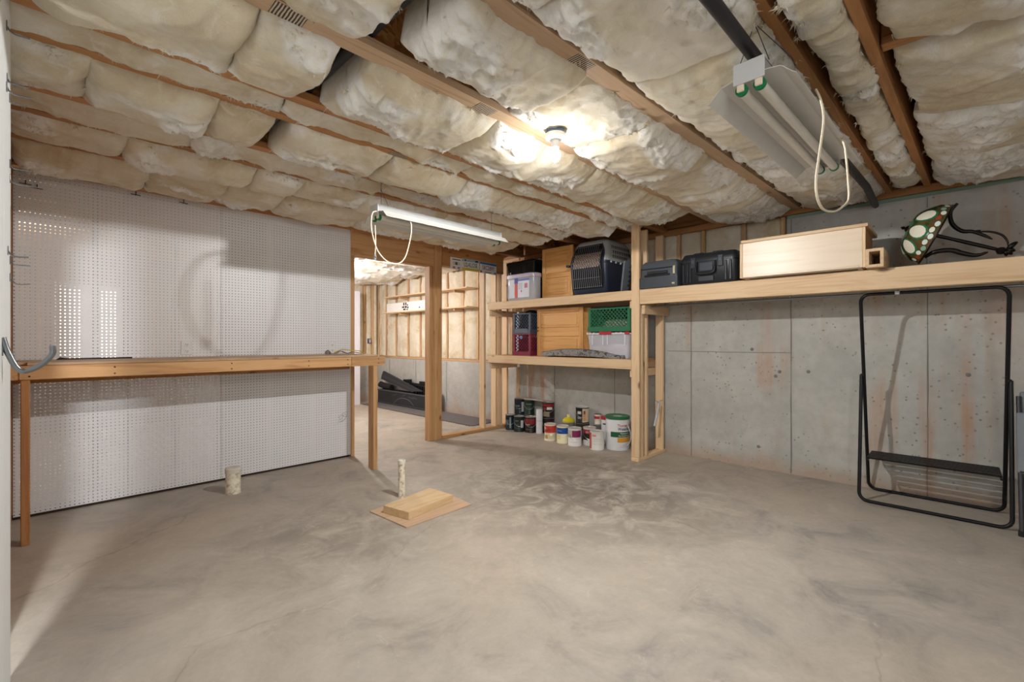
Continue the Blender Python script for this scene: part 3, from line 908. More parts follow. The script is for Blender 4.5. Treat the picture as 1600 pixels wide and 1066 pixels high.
# outlets on the pegboard
def outlet(x, z, label):
    r = thing('wall_outlet', (x, YP, z), label, 'outlet', 'outlets on the pegboard')
    box('cover_plate', (x - .042, x + .042, YP - .007, YP - .0005, z - .06, z + .06), plain('#e6e6e6', .35), r, .003)
    for dz in (-.028, .028):
        rc = box('receptacle', (x - .017, x + .017, YP - .010, YP - .007, z + dz - .016, z + dz + .016), WHITE, r, .003)
        m2 = MB()
        m2.box(x - .008, x - .005, YP - .0108, YP - .0098, z + dz - .004, z + dz + .008); m2.box(x + .005, x + .008, YP - .0108, YP - .0098, z + dz - .004, z + dz + .008); m2.box(x - .003, x + .003, YP - .0108, YP - .0098, z + dz - .012, z + dz - .007)
        m2.build('slots', BLACK, rc)
outlet(.831, 1.197, 'white duplex outlet above the bench near the pegboard seam')
outlet(2.094, 1.185, 'white outlet above the bench beside the grey strap')
# small dark screws-in hooks high on the pegboard
for k, (px, py, w_) in enumerate(((40, 287, 'leftmost'), (58, 294, 'second from left'), (212, 304, 'third from left'), (287, 317, 'rightmost'))):
    p = PY(px, py, YP - .02)
    r = thing('peg_hook', p, 'small dark cross shaped peg hook high on pegboard, %s' % w_, 'hook', 'dark hooks high on the pegboard')
    tube('crossbar', [(p[0] - .03, p[1], p[2]), (p[0] + .03, p[1], p[2] - .003)], .003, DSTEEL, r, 6)
    tube('prong', [(p[0], p[1] + .025, p[2] + .0), (p[0], p[1] - .006, p[2]), (p[0], p[1] - .006, p[2] + .025)], .003, DSTEEL, r, 6)
# scribble drawn near the pegboard end
scr = [PY(q[0], q[1], YP - .0012) for q in ((527, 662), (531, 655), (529, 651), (536, 650), (532, 657), (539, 647), (541, 652), (534, 648), (543, 644), (538, 656), (530, 660), (540, 655))]
tube('pencil_scribble', smoothpts(scr, 4), .0011, plain('#5f5f63', .8), wp, 4)

# hooks on the near white wall
def whook(y, z, ln, drop, r, label, kind):
    x = -.0965
    t = thing('peg_hook', (x, y, z), label, 'hook', 'pegboard hooks on the left wall')
    if kind == 'u':
        tube('rod', smoothpts([(x + .001, y, z + .055), (x + .012, y, z + .01), (x + ln * .35, y, z - drop), (x + ln * .7, y, z - drop * .8), (x + ln, y, z + .0), (x + ln * 1.02, y, z + .03)], 6), r, STEEL, t, 8)
    else:
        tube('rod', smoothpts([(x + .001, y, z + .014), (x + .008, y, z + .002), (x + ln * .4, y, z - drop), (x + ln, y, z - drop * .6)], 6), r, STEEL, t, 8)
    box('hook_plate', (x, x + .003, y - .008, y + .008, z, z + .03), STEEL, t, .001)
def wall_hook_at(px, py, ln, drop, r, label, kind='s', y=2.2):
    p = PY(px, py, y); whook(y, p[2], ln, drop, r, label, kind)
wall_hook_at(8, 46, .055, .006, .0028, 'topmost steel peg hook on the white left wall', y=2.25)
wall_hook_at(8, 128, .05, .0, .0028, 'straight steel peg hook, second from top on the white wall', y=2.28)
wall_hook_at(8, 142, .06, .006, .0028, 'steel peg hook just under the straight one on white wall', y=2.25)
wall_hook_at(13, 159, .045, .0, .0016, 'thin wire hook below the upper steel hooks', y=2.42)
wall_hook_at(13, 262, .06, .0, .0018, 'thin wire hook level with the pegboard top', y=2.44)
wall_hook_at(13, 285, .07, .002, .0018, 'thin wire hook beside the dark cross hooks', y=2.45)
wall_hook_at(8, 398, .05, .004, .0025, 'steel peg hook at mid height of the white wall', y=2.32)
wall_hook_at(13, 413, .05, .0, .0018, 'thin wire hook, middle of the three below mid height', y=2.45)
wall_hook_at(13, 440, .05, .008, .0020, 'curved thin wire hook, lowest of the thin ones', y=2.45)
p = PY(14, 556, 2.05)
whook(2.05, p[2], .105, .045, .008, 'large grey tool hook at bench height on the white wall', 'u')

# ------------------------------------------------------------------ storage shelving
sh = thing('storage_shelf', (4.55, 3.4, 0), 'two-tier pine storage shelf built against the concrete wall', 'shelf')
XS = 4.285
UZ, LZ = 1.79, 1.06
for z, nm_ in ((UZ, 'u'), (LZ, 'l')):
    box('front_rail', (XS, XS + .038, 2.442, 4.665, z - .105, z - .004), PALE, sh)
    box('back_rail', (4.855, 4.893, 2.46, 4.69, z - .105, z - .021), PALE, sh)
    for y in (2.446, 4.64):
        box('side_rail', (XS + .04, 4.853, y, y + .038, z - .19, z - .106), PALE, sh)
    box('deck_board', (XS + .012, 4.896, 2.49, 4.69, z - .020, z), STUD, sh, .002)
box('wall_leg', (4.83, 4.868, 4.60, 4.638, 0, LZ - .19), PALE, sh)
# right end frame of studs
box('base_plate', (XS - .012, 4.893, 2.350, 2.439, 0, .038), PALE, sh)
box('front_post', (XS - .008, XS + .033, 2.350, 2.439, .038, 2.478), PALE, sh)
box('stud', (XS + .055, XS + .093, 2.352, 2.439, .038, 1.60), PALE, sh)
box('stud', (4.44, 4.478, 2.350, 2.439, .038, 2.44), PALE, sh)
box('stud', (4.81, 4.848, 2.350, 2.439, .038, 2.44), PALE, sh)
# long high shelf along the concrete wall
hs = thing('high_shelf', (4.6, 1.0, UZ), 'long high pine shelf carried along the concrete wall', 'shelf')
box('front_beam', (XS, XS + .038, -1.6, 2.348, 1.635, 1.790), PALE, hs)
box('deck_board', (XS + .040, 4.896, -1.6, 2.348, 1.772, 1.790), STUD, hs, .002)
box('end_cleat', (XS + .040, 4.893, 2.31, 2.348, 1.535, 1.632), PALE, hs)
box('wall_cleat', (4.855, 4.893, -1.6, 2.308, 1.68, 1.770), PALE, hs)
for y in (-.9, -.1, .7, 1.5):
    box('joist', (XS + .040, 4.853, y, y + .038, 1.68, 1.770), PALE, hs)
rd = thing('hanger_rod', (4.5, 1.0, 1.6), 'grey metal rod mounted under the long high shelf', 'rod')
tube('rod', [(4.45, 2.305, 1.618), (4.45, -1.5, 1.618)], .010, STEEL, rd, 12)
for y in (1.83, 1.02, .2, -.8):
    box('strap', (4.438, 4.462, y - .006, y + .006, 1.625, 1.68), TIN, rd, .001)
# blue-grey hose end hanging on the frame
hs2 = thing('hanging_scraper', (4.80, 2.33, .40), 'grey plastic handle hanging on the shelf frame beside the wall', 'tool')
tube('handle', smoothpts([PY(1030, 628, 2.335), PY(1027, 645, 2.335), PY(1023, 666, 2.335)], 5), .014, plain('#b3b6bb', .4), hs2, 10)
p_ = PY(1028, 628, 2.335); tube('nail', [p_, (4.83, 2.356, p_[2] + .004)], .003, STEEL, hs2, 6)
tube('hook', smoothpts([PY(1030, 630, 2.335), PY(1025, 627, 2.335), PY(1025, 634, 2.335)], 5), .006, plain('#b3b6bb', .4), hs2, 8)

# ------------------------------------------------------------------ objects on the shelves and floor
def text_on_y(s, size, x, y, z, mat, parent, name='lettering', sx=1.0, rot=0., bold=0.):
    V, Fc = textv(s, size, bold)
    c, sn = math.cos(rot), math.sin(rot)
    W = [(x + (v[0] * sx * c - v[1] * sn), y, z + (v[0] * sx * sn + v[1] * c)) for v in V]
    return mesh(name, W, Fc, mat, parent)
def text_on_x(s, size, x, y, z, mat, parent, name='lettering', sx=1.0, bold=0.):
    V, Fc = textv(s, size, bold)
    return mesh(name, [(x, y - v[0] * sx, z + v[1]) for v in V], Fc, mat, parent)
def text_on_cyl(s, size, c, r, ang, z, mat, parent, sx=1.0, bold=0.):
    V, Fc = textv(s, size, bold)
    W = []
    for v in V:
        q = ang + v[0] * sx / r
        W.append((c[0] + r * math.cos(q), c[1] + r * math.sin(q), z + v[1]))
    return mesh('lettering', W, Fc, mat, parent)

# licence plates on the header
yh = YP - .0125
def plate(px0, py0, px1, py1, rot, label, base):
    a = PY(px0, py0, yh); b = PY(px1, py1, yh)
    cx, cz = (a[0] + b[0]) / 2, (a[2] + b[2]) / 2
    r = thing('license_plate', (cx, yh, cz - .07), label, 'license plate', 'license plates on the header')
    TM.append(Matrix.Translation((cx, yh, cz)) @ Matrix.Rotation(-rot, 4, 'Y'))
    w = b[0] - a[0]
    box('plate', (-w / 2, w / 2, -.003, 0, -.077, .077), base, r, .001)
    return r, w
INK = plain('#2a3350', .6); REDINK = plain('#8f3440', .6); GREYINK = plain('#55565c', .6)
WP = plain('#dfe0dd', .45)
r, w = plate(703.5, 404, 722, 420, 0, 'small pale license plate, leftmost on the header', WP)
text_on_y('IOI   IOI', .055, 0, -.0035, .0, GREYINK, r, sx=.62); box('emblem', (-.02, .02, -.0042, -.003, -.018, .022), GREYINK, r, .001)
box('stripe', (-w / 2 + .03, w / 2 - .03, -.0036, -.003, .045, .058), GREYINK, r, 0); box('sticker', (-.06, -.02, -.0036, -.003, -.066, -.04), plain('#b0735f', .6), r, 0); box('sticker', (.02, .06, -.0036, -.003, -.066, -.04), plain('#7b88b8', .6), r, 0)
TM.pop()
r, w = plate(721.5, 406, 748.5, 423, .015, 'license plate reading U2-KLOSE with blue top and yellow bottom', WP)
box('top_band', (-w / 2 + .002, w / 2 - .002, -.0036, -.003, .042, .074), plain('#8fb3c6', .5), r, 0); box('bottom_band', (-w / 2 + .002, w / 2 - .002, -.0036, -.003, -.075, -.042), plain('#d2c24a', .5), r, 0)
box('dark_sticker', (-w / 2 + .05, -w / 2 + .07, -.004, -.003, .045, .07), plain('#27424f', .5), r, 0); box('dark_sticker', (w / 2 - .07, w / 2 - .02, -.004, -.003, .045, .07), plain('#27424f', .5), r, 0)
text_on_y('U2-KLOSE', .082, 0, -.0045, -.003, INK, r, sx=.66, bold=.001)
TM.pop()
r, w = plate(749.5, 410, 775.5, 429, -.02, 'license plate reading 58C289Y in dark red with blue top', WP)
box('top_band', (-w / 2 + .002, w / 2 - .002, -.0036, -.003, .046, .074), plain('#3d6fa8', .5), r, 0)
text_on_y('58C289Y', .085, 0, -.0045, -.002, REDINK, r, sx=.72, bold=.001)
box('sticker', (-w / 2 + .01, -w / 2 + .04, -.004, -.003, -.07, -.045), plain('#9a4a58', .5), r, 0); box('sticker', (w / 2 - .045, w / 2 - .012, -.004, -.003, -.07, -.045), plain('#4a80a8', .5), r, 0); box('stripe', (-.07, .06, -.0036, -.003, -.064, -.055), GREYINK, r, 0)
TM.pop()

# ---- upper shelf
def totes():
    for k, (z0, lab) in enumerate(((UZ, 'black plastic tote at the back of the upper shelf, lower of two'), (UZ + .29, 'black plastic tote under the joists, stacked on another black tote'))):
        r = thing('storage_tote', (4.75, 4.3, z0), lab, 'tote', 'black totes on the upper shelf')
        loft('tub', [(z0 + .001, 4.62, 4.86, 4.10, 4.58, .03), (z0 + .24, 4.59, 4.885, 4.075, 4.60, .03)], BLACK, r)
        loft('lid', [(z0 + .241, 4.58, 4.89, 4.065, 4.61, .03), (z0 + .27, 4.58, 4.89, 4.065, 4.61, .03), (z0 + .288, 4.60, 4.87, 4.085, 4.59, .03)], DARK, r)
        for y in (4.2, 4.34, 4.48):
            box('rib', (4.592, 4.602, y - .012, y + .012, z0 + .06, z0 + .235), BLACK, r, .003)
totes()
def clear_mat(tint='#dfe4ee', alpha=.42):
    t = NT('clear_plastic'); t.col(tint); t.set(Roughness=.15)
    tr = t.n('ShaderNodeBsdfTransparent'); mx = t.n('ShaderNodeMixShader'); mx.inputs[0].default_value = alpha
    t.l(tr.outputs[0], mx.inputs[1]); t.l(t.b.outputs[0], mx.inputs[2]); t.l(mx.outputs[0], t.out.inputs[0])
    return t.m
M_CLEAR = clear_mat(); M_CLEAR2 = clear_mat('#e6e6f0', .55)
r = thing('snack_tub', (4.44, 4.08, UZ), 'clear plastic snack tub with red and blue label beside the cabinet door', 'tub')
loft('tub', [(UZ + .001, 4.31, 4.475, 3.84, 4.33, .08), (UZ + .03, 4.30, 4.485, 3.82, 4.35, .09), (UZ + .29, 4.30, 4.485, 3.82, 4.35, .09)], M_CLEAR, r)
loft('lid', [(UZ + .291, 4.29, 4.49, 3.81, 4.36, .09), (UZ + .335, 4.29, 4.49, 3.81, 4.36, .09), (UZ + .345, 4.31, 4.475, 3.83, 4.34, .08)], plain('#b4aabc', .3), r)
loft('label', [(UZ + .03, 4.297, 4.3, 3.90, 4.26, .001), (UZ + .27, 4.297, 4.3, 3.90, 4.26, .001)], plain('#cfd3dc', .5), r, 1)
box('label_stripe', (4.2945, 4.2968, 4.105, 4.155, UZ + .03, UZ + .215), plain('#c8473f', .5), r, 0)
box('label_stripe', (4.2945, 4.2968, 4.10, 4.16, UZ + .216, UZ + .285), plain('#39478f', .5), r, 0)
box('label_band', (4.2945, 4.2968, 3.90, 4.098, UZ + .245, UZ + .27), plain('#5d6cae', .5), r, 0)
box('label_spot', (4.2945, 4.2968, 3.93, 3.98, UZ + .15, UZ + .21), plain('#b46a78', .5), r, 0)
box('label_spot', (4.2945, 4.2968, 4.03, 4.045, UZ + .10, UZ + .125), plain('#a8484a', .5), r, 0)
for k in range(5): box('label_line', (4.2945, 4.2968, 4.02, 4.09, UZ + .14 + k * .018, UZ + .146 + k * .018), plain('#8b91a5', .5), r, 0)
loft('contents', [(UZ + .006, 4.33, 4.455, 3.87, 4.30, .07), (UZ + .16, 4.34, 4.45, 3.88, 4.29, .07), (UZ + .19, 4.38, 4.43, 3.95, 4.2, .04)], plain('#b9b3a9', .8, vary=.3), r)

def panel_door(xf, ya, yb, z0, z1, label, rails, knobs=(), parent=None):
    """framed cabinet door, faces -X"""
    r = thing('cabinet_door', (xf + .01, (ya + yb) / 2, z0), label, 'cabinet door', 'honey wood doors stored on the shelves')
    t = .02; sw = .055
    box('stile', (xf, xf + t, ya, ya + sw, z0, z1), HONEY, r, .002); box('stile', (xf, xf + t, yb - sw, yb, z0, z1), HONEY, r, .002)
    zs = [z0] + rails + [z1 - sw]
    for z in zs: box('rail', (xf, xf + t, ya + sw + .0005, yb - sw - .0005, z, z + sw), HONEY, r, .002)
    for a, b in zip(zs[:-1], zs[1:]):
        box('panel', (xf + .006, xf + .016, ya + sw + .001, yb - sw - .001, a + sw + .001, b - .001), HONEY, r, .006)
        box('raised_field', (xf + .001, xf + .0058, ya + sw + .035, yb - sw - .035, a + sw + .03, b - .03), HONEY, r, .004)
    for (y, z) in knobs:
        k = lathe('knob', [(0, .024), (.011, .022), (.012, .014), (.005, .006), (.006, 0)], (0, 0, 0), plain('#8a5a2a', .3), r, 12)
        k.rotation_euler = (0, -PI / 2, 0); k.location = (xf - WL[r][0], y - WL[r][1], z - WL[r][2])
    return r
panel_door(4.50, 3.36, 3.855, UZ + .001, 2.44, 'honey wood cabinet door standing on the upper shelf behind the crate', [UZ + .27])
d2 = panel_door(4.50, 3.215, 3.945, LZ + .001, 1.672, 'honey wood cabinet door standing on the lower shelf beside the crates', [LZ + .255, LZ + .31], ((3.92, 1.43), (3.92, 1.39)))
r = panel_door(4.57, 3.15, 3.205 + .3, LZ + .001, 1.662, 'narrow honey wood door edge leaning behind the lower cabinet door', [LZ + .28])

# pet crate
def pet_crate():
    z = UZ
    r = thing('pet_crate', (4.58, 3.03, z), 'grey and dark blue plastic pet carrier with wire door', 'pet carrier')
    navy = plain('#222a3b', .42); gry = plain('#a9abad', .5)
    x0, x1, ya, yb = 4.30, 4.885, 2.76, 3.27
    loft('lower_shell', [(z + .001, x0 + .05, x1 - .03, ya + .03, yb - .03, .06), (z + .05, x0 + .03, x1 - .01, ya + .015, yb - .015, .06), (z + .34, x0 + .005, x1, ya, yb, .06), (z + .345, x0, x1, ya - .006, yb + .006, .06), (z + .365, x0, x1, ya - .006, yb + .006, .06)], navy, r)
    loft('upper_shell', [(z + .366, x0 + .004, x1, ya, yb, .06), (z + .385, x0 + .012, x1, ya + .004, yb - .004, .06), (z + .58, x0 + .07, x1 - .03, ya + .035, yb - .035, .06), (z + .618, x0 + .10, x1 - .05, ya + .06, yb - .06, .05), (z + .63, x0 + .14, x1 - .09, ya + .10, yb - .10, .04)], gry, r)
    loft('top_handle', [(z + .631, x0 + .18, x1 - .2, 2.97, 3.07, .03), (z + .65, x0 + .19, x1 - .21, 2.98, 3.06, .03)], navy, r)
    # front opening: follows the lean of the shells
    def fx(zz): return x0 + (.046 - .046 * min(1, (zz - z) / .34) if zz < z + .34 else .075 * (zz - z - .36) / .215)
    zz0, zz1 = z + .06, z + .565
    yy0, yy1 = ya + .055, yb - .05
    prof = [zz0 + (zz1 - zz0) * k / 12 for k in range(13)]
    def band(name, ins0, ins1, out, mat, za=zz0, zb=zz1, par=r):
        V = []; Fc = []
        n = 12
        for k in range(13):
            q = za + (zb - za) * k / n
            t = (q - zz0) / (zz1 - zz0)
            pinch = .05 * max(0, t - .8) / .2
            V += [(fx(q) - out, yy0 + ins0 + pinch, q), (fx(q) - out, yy1 - ins1 - pinch, q), (fx(q) - out + .006, yy0 + ins0 + pinch, q), (fx(q) - out + .006, yy1 - ins1 - pinch, q)]
        for k in range(12):
            a, b = 4 * k, 4 * k + 4
            Fc += [(a, b, b + 1, a + 1), (a, a + 2, b + 2, b), (a + 1, b + 1, b + 3, a + 3)]
        Fc += [(0, 1, 3, 2), (48, 50, 51, 49)]
        return mesh(name, V, Fc, mat, par)
    band('door_surround', -.022, -.022, .006, navy, zz0 - .02, zz1 + .015)
    band('dark_opening', 0, 0, .009, plain('#07080b', .9))  # black panel on the shell, its colour stands for the shaded inside
    def plaid():
        t = NT('plaid_blanket'); v = t.coords(jitter=False)
        ck = t.n('ShaderNodeTexChecker'); ck.inputs['Scale'].default_value = 60; t.l(v, ck.inputs['Vector'])
        ck.inputs['Color1'].default_value = lin('#b29a86'); ck.inputs['Color2'].default_value = lin('#5d4a44')
        t.col(ck.outputs['Color']); return t.set(Roughness=.9)
    band('blanket', .03, .02, .012, plaid(), z + .30, z + .46)
    mb = MB()
    for k in range(15):
        y = yy0 + .012 + (yy1 - yy0 - .024) * k / 14
        mb.tube([(fx(q) - .022, y, q) for q in (zz0 + .01, z + .3, z + .345, z + .46, zz1 - (.012 if 1 < k < 13 else .07))],   .0028, 5)
    for q in (zz0 + .02, z + .18, z + .32, z + .36, z + .46, zz1 - .02):
        t_ = max(0, (q - zz0) / (zz1 - zz0) - .8) / .2 * .05
        mb.tube([(fx(q) - .025, yy0 + .005 + t_, q), (fx(q) - .025, yy1 - .005 - t_, q)], .0026, 5)
    o = mb.build('wire_door', plain('#6d7076', .4, .3), r, 40); o['kind'] = 'stuff'
    box('door_latch', (x0 - .035, x0 - .012, ya + .03, ya + .06, z + .1, z + .26), DSTEEL, r, .004)
    box('side_tab', (x0 + .0, x0 + .06, yb + .004, yb + .05, z + .338, z + .362), navy, r, .006)
    # vents in the right side
    mb = MB()
    for row, q in enumerate((z + .53, z + .475, z + .42)):
        for k in range(10 - (row == 2) * 2):
            x = x0 + .16 + .04 * k + .015 * (row % 2)
            yv = ya + .004 + .031 * (q - z - .385) / .195
            mb.box(x - .005, x + .005, yv - .004, yv + .012, q - .018, q + .018)
    o = mb.build('vent_slots', plain('#1a1b1e', .8), r); o['kind'] = 'stuff'
    for k in range(5):
        b = lathe('shell_bolt', [(0, .012), (.011, .010), (.012, 0)], (0, 0, 0), plain('#c0c2c6', .4), r, 10)
        b.rotation_euler = (PI / 2, 0, 0); b.location = (x0 + .09 + .1 * k - WL[r][0], ya - .005 - WL[r][1], z + .352 - WL[r][2])
pet_crate()
r = thing('foam_mat_piece', (4.40, 2.62, UZ), 'grey toothed foam mat piece leaning against the pet carrier', 'foam mat')
poly = [(0, 0), (.13, .0)]
for k in range(6):
    poly += [(.13 - .0 + .03, .02 + k * .05), (.10, .05 + k * .05)]
poly += [(.12, .33), (0, .33)]
TM.append(Matrix.Translation((4.36, 2.60, UZ + .004)) @ Matrix.Rotation(-.22, 4, 'Y') @ Matrix.Rotation(.25, 4, 'X'))
extrude('foam_sheet', [(a, b) for a, b in poly], 1, 0, .014, plain('#6c747d', .8), r)
extrude('foam_back', [(a * .8 + .01, b * .9 + .01) for a, b in poly[:2]] + [(.10, .31), (.01, .31)], 1, .0145, .024, plain('#50565e', .8), r)
TM.pop()

# ---- lower shelf: milk crates, tote, bar
def milk_crate(x0, x1, ya, yb, z0, z1, c, label, badge=False):
    r = thing('milk_crate', ((x0 + x1) / 2, (ya + yb) / 2, z0), label, 'crate', 'plastic milk crates on the lower shelf')
    m = plain(c, .45); h = z1 - z0
    for (x, y) in ((x0, ya), (x1 - .035, ya), (x0, yb - .035), (x1 - .035, yb - .035)):
        box('corner_post', (x, x + .035, y, y + .035, z0 + .002, z1 - .014), m, r, .005)
    mb = MB()
    for (za, zb) in ((z1 - .014, z1), (z0 + .001, z0 + .055)):
        mb.box(x0 - .003, x1 + .003, ya - .003, ya + .012, za, zb); mb.box(x0 - .003, x1 + .003, yb - .012, yb + .003, za, zb)
        mb.box(x0 - .003, x0 + .012, ya + .0125, yb - .0125, za, zb); mb.box(x1 - .012, x1 + .003, ya + .0125, yb - .0125, za, zb)
    o = mb.build('rims', m, r); o['kind'] = 'stuff'
    box('bottom', (x0 + .013, x1 - .013, ya + .013, yb - .013, z0 + .001, z0 + .01), m, r, 0)
    mb = MB()
    zl, zh = z0 + .055, z1 - .014
    def lattice(fixed, axis, a, b):
        step = .046
        for s in (1, -1):
            t = a - (zh - zl)
            while t < b + (zh - zl):
                p0 = [t, zl]; p1 = [t + s * (zh - zl), zh]
                def clip(p, q):
                    (u0, w0), (u1, w1) = p, q
                    pts = []
                    lo, hi = 0., 1.
                    du = u1 - u0
                    for bound, sg in ((a, 1), (b, -1)):
                        f0 = (u0 - bound) * sg; f1 = (u1 - bound) * sg
                        if f0 < 0 and f1 < 0: return None
                        if f0 < 0: lo = max(lo, -f0 / (f1 - f0))
                        elif f1 < 0: hi = min(hi, f0 / (f0 - f1))
                    if hi - lo < .05: return None
                    return (u0 + du * lo, w0 + (w1 - w0) * lo), (u0 + du * hi, w0 + (w1 - w0) * hi)
                c_ = clip(p0, p1)
                if c_:
                    q = [((u, fixed, w) if axis == 0 else (fixed, u, w)) for u, w in c_]
                    mb.tube(q, .0052, 4)
                t += step
    lattice(x0 + .005, 1, ya + .035, yb - .035); lattice(x1 - .005, 1, ya + .035, yb - .035)
    lattice(ya + .005, 0, x0 + .035, x1 - .035); lattice(yb - .005, 0, x0 + .035, x1 - .035)
    o = mb.build('lattice', m, r); o['kind'] = 'stuff'
    if badge:
        b = lathe('badge', [(0, .004), (.022, .003), (.024, 0)], (0, 0, 0), plain('#5f86b8', .4), r, 14)
        b.rotation_euler = (0, -PI / 2, 0); b.location = (x0 - .003 - WL[r][0], (ya + yb) / 2 - WL[r][1], z1 - .05 - WL[r][2])
    return r
milk_crate(4.41, 4.70, 3.985, 4.30, LZ + .001, 1.352, '#7d2440', 'maroon milk crate on the lower shelf under the grey crate', True)
rr = milk_crate(4.41, 4.70, 3.985, 4.30, 1.353, 1.622, '#434d5e', 'dark blue-grey milk crate stacked on the maroon crate')
box('front_panel', (4.404, 4.409, 4.03, 4.255, 1.36, 1.42), plain('#5a6370', .5), rr, .002)
r = thing('cloth_bundle', (4.55, 4.08, 1.36), 'black bundle poking out of the dark blue-grey crate', 'bundle')
loft('cloth', [(1.364, 4.44, 4.67, 4.01, 4.27, .05), (1.60, 4.45, 4.66, 4.02, 4.2, .06), (1.655, 4.48, 4.62, 4.03, 4.14, .05), (1.668, 4.51, 4.6, 4.05, 4.12, .03)], plain('#141519', .8), r)
r = thing('rolled_print', (4.56, 4.2, 1.10), 'crumpled pale papers inside the maroon crate', 'paper')
loft('paper', [(1.072, 4.45, 4.66, 4.03, 4.26, .05), (1.30, 4.45, 4.66, 4.03, 4.26, .05)], plain('#3a2a30', .8, vary=.4), r)
# tote with red handles and green crate on top
def tote():
    z = LZ
    r = thing('clear_tote', (4.58, 2.80, z), 'clear plastic tote with red handles under the green crate', 'tote')
    x0, x1, ya, yb = 4.385, 4.80, 2.515, 3.085
    loft('tub', [(z + .001, x0 + .03, x1 - .03, ya + .045, yb - .03, .03), (z + .268, x0 + .004, x1 - .004, ya + .008, yb - .006, .03)], M_CLEAR2, r)
    loft('lid', [(z + .269, x0 - .006, x1 + .006, ya - .004, yb + .006, .03), (z + .286, x0 - .006, x1 + .006, ya - .004, yb + .006, .03)], plain('#d9d6dc', .35), r)
    box('handle', (x0 - .014, x0 - .0065, 2.74, 2.90, z + .268, z + .300), plain('#b5303a', .4), r, .003)
    box('handle', (x0 - .014, x0 - .0065, ya, ya + .06, z + .268, z + .296), plain('#b5303a', .4), r, .003)
    for y in (2.62, 2.68, 2.97, 3.02, 3.06):
        box('lid_tab', (x0 - .013, x0 - .0062, y - .012, y + .012, z + .268, z + .292), plain('#e4d2d4', .4), r, .002)
    for y in (2.58, 2.80, 2.86, 3.00):
        box('rib', (x0 + .002, x0 + .008, y - .005, y + .005, z + .15, z + .266), plain('#dedee6', .4), r, .001)
    loft('contents', [(z + .006, x0 + .05, x1 - .06, 2.92, 3.02, .01), (z + .13, x0 + .05, x1 - .06, 2.92, 3.02, .01)], plain('#e6e2cf', .6), r)
    box('contents', (x0 + .06, x1 - .06, 2.60, 2.82, z + .006, z + .16), plain('#d8d9de', .6), r, .01)
    box('contents', (x0 + .052, x0 + .058, 2.63, 2.78, z + .08, z + .125), plain('#c9a6a8', .6), r, .0)
tote()
milk_crate(4.41, 4.71, 2.53, 3.075, LZ + .302, 1.628, '#2f7250', 'green milk crate standing on the clear tote')
r = thing('crate_contents', (4.56, 2.8, LZ + .32), 'white and dark odds and ends inside the green crate', 'bundle')
loft('white_cloth', [(LZ + .315, 4.45, 4.67, 2.58, 2.96, .05), (LZ + .42, 4.46, 4.66, 2.62, 2.9, .05), (LZ + .44, 4.5, 4.62, 2.68, 2.84, .04)], plain('#cfcac0', .8, vary=.3), r)
loft('dark_cloth', [(LZ + .441, 4.5, 4.62, 2.68, 2.84, .03), (LZ + .54, 4.46, 4.66, 2.6, 3.0, .05), (1.64, 4.5, 4.6, 2.7, 2.9, .04)], plain('#33352f', .8, vary=.3), r)
def camo():
    t = NT('mottled_trim'); v = t.coords(jitter=False); n = t.noise(v, 24, 4, .6, 1.0)
    t.col(t.ramp(n, [(.38, '#232426'), (.46, '#7c7a78'), (.62, '#8e8c89'), (.7, '#1c1d1f')])); return t.set(Roughness=.5)
r = thing('trim_bar', (4.34, 3.1, LZ), 'long mottled grey curved bar lying along the lower shelf edge', 'bar')
V = []; Fc = []
n = 24
for k in range(n + 1):
    t_ = k / n; y = 3.71 - 1.15 * t_
    arch = .085 * (1 - (2 * t_ - .85) ** 2 * .75); zt = LZ + .022 + max(.02, arch); zl = LZ + .002 + .35 * max(0, arch - .03)
    if k == n: zl = LZ + .002
    V += [(4.315, y, zl), (4.355, y, zl), (4.365, y, zt - .012), (4.345, y, zt), (4.318, y, zt - .014)]
for k in range(n):
    for e in range(5): Fc.append((5 * k + e, 5 * k + (e + 1) % 5, 5 * k + 5 + (e + 1) % 5, 5 * k + 5 + e))
Fc += [tuple(range(5))[::-1], tuple(5 * n + e for e in range(5))]
mesh('bar', V, Fc, camo(), r, smooth=40)
box('rubber_edge', (4.372, 4.40, 2.58, 3.66, LZ + .001, LZ + .012), RUBBER, r, .003)

# ---- paint cans
def can(x, y, r, h, z0, body, lid, label, bands=(), face=None, lipc=None, handle=True):
    """bands: (z fraction 0..1, z1, half angle start, end (deg about the side facing the camera), colour)"""
    t = thing('paint_can', (x, y, z0), label, 'paint can', 'paint cans under the shelf')
    cb = plain(body, .4) if isinstance(body, str) else body
    lathe('body', [(0, .001), (r * .98, .001), (r, .006), (r, .012), (r * .985, .014), (r * .985, h - .014), (r, h - .012), (r, h - .004)], (x, y, z0), cb, t, 28)
    lathe('rim', [(r, h - .004), (r * 1.02, h - .002), (r * 1.0, h), (r * .9, h - .001), (r * .88, h - .006), (0, h - .006)], (x, y, z0), plain(lid, .35, .3), t, 28)
    base = math.atan2(-y, -x) if face is None else face
    for (a, b, q0, q1, c) in bands:
        V, Fc = lathev([(r * .99 + .0012, .014 + a * (h - .028)), (r * .99 + .0012, .014 + b * (h - .028))], (x, y, z0), max(3, int(abs(q1 - q0) / 10)), base - math.radians(q1), base - math.radians(q0))
        mesh('label_print', V, Fc, plain(c, .45), t, smooth=True)
    if handle:
        aa = base + PI / 2
        pts = [(x + r * 1.02 * math.cos(base + q), y + r * 1.02 * math.sin(base + q), z0 + h * .82 - .45 * h * math.cos(q) ** 1) for q in np.linspace(-PI / 2, PI / 2, 13)]
        tube('bail', pts, .0016, TIN, t, 5)
    return t
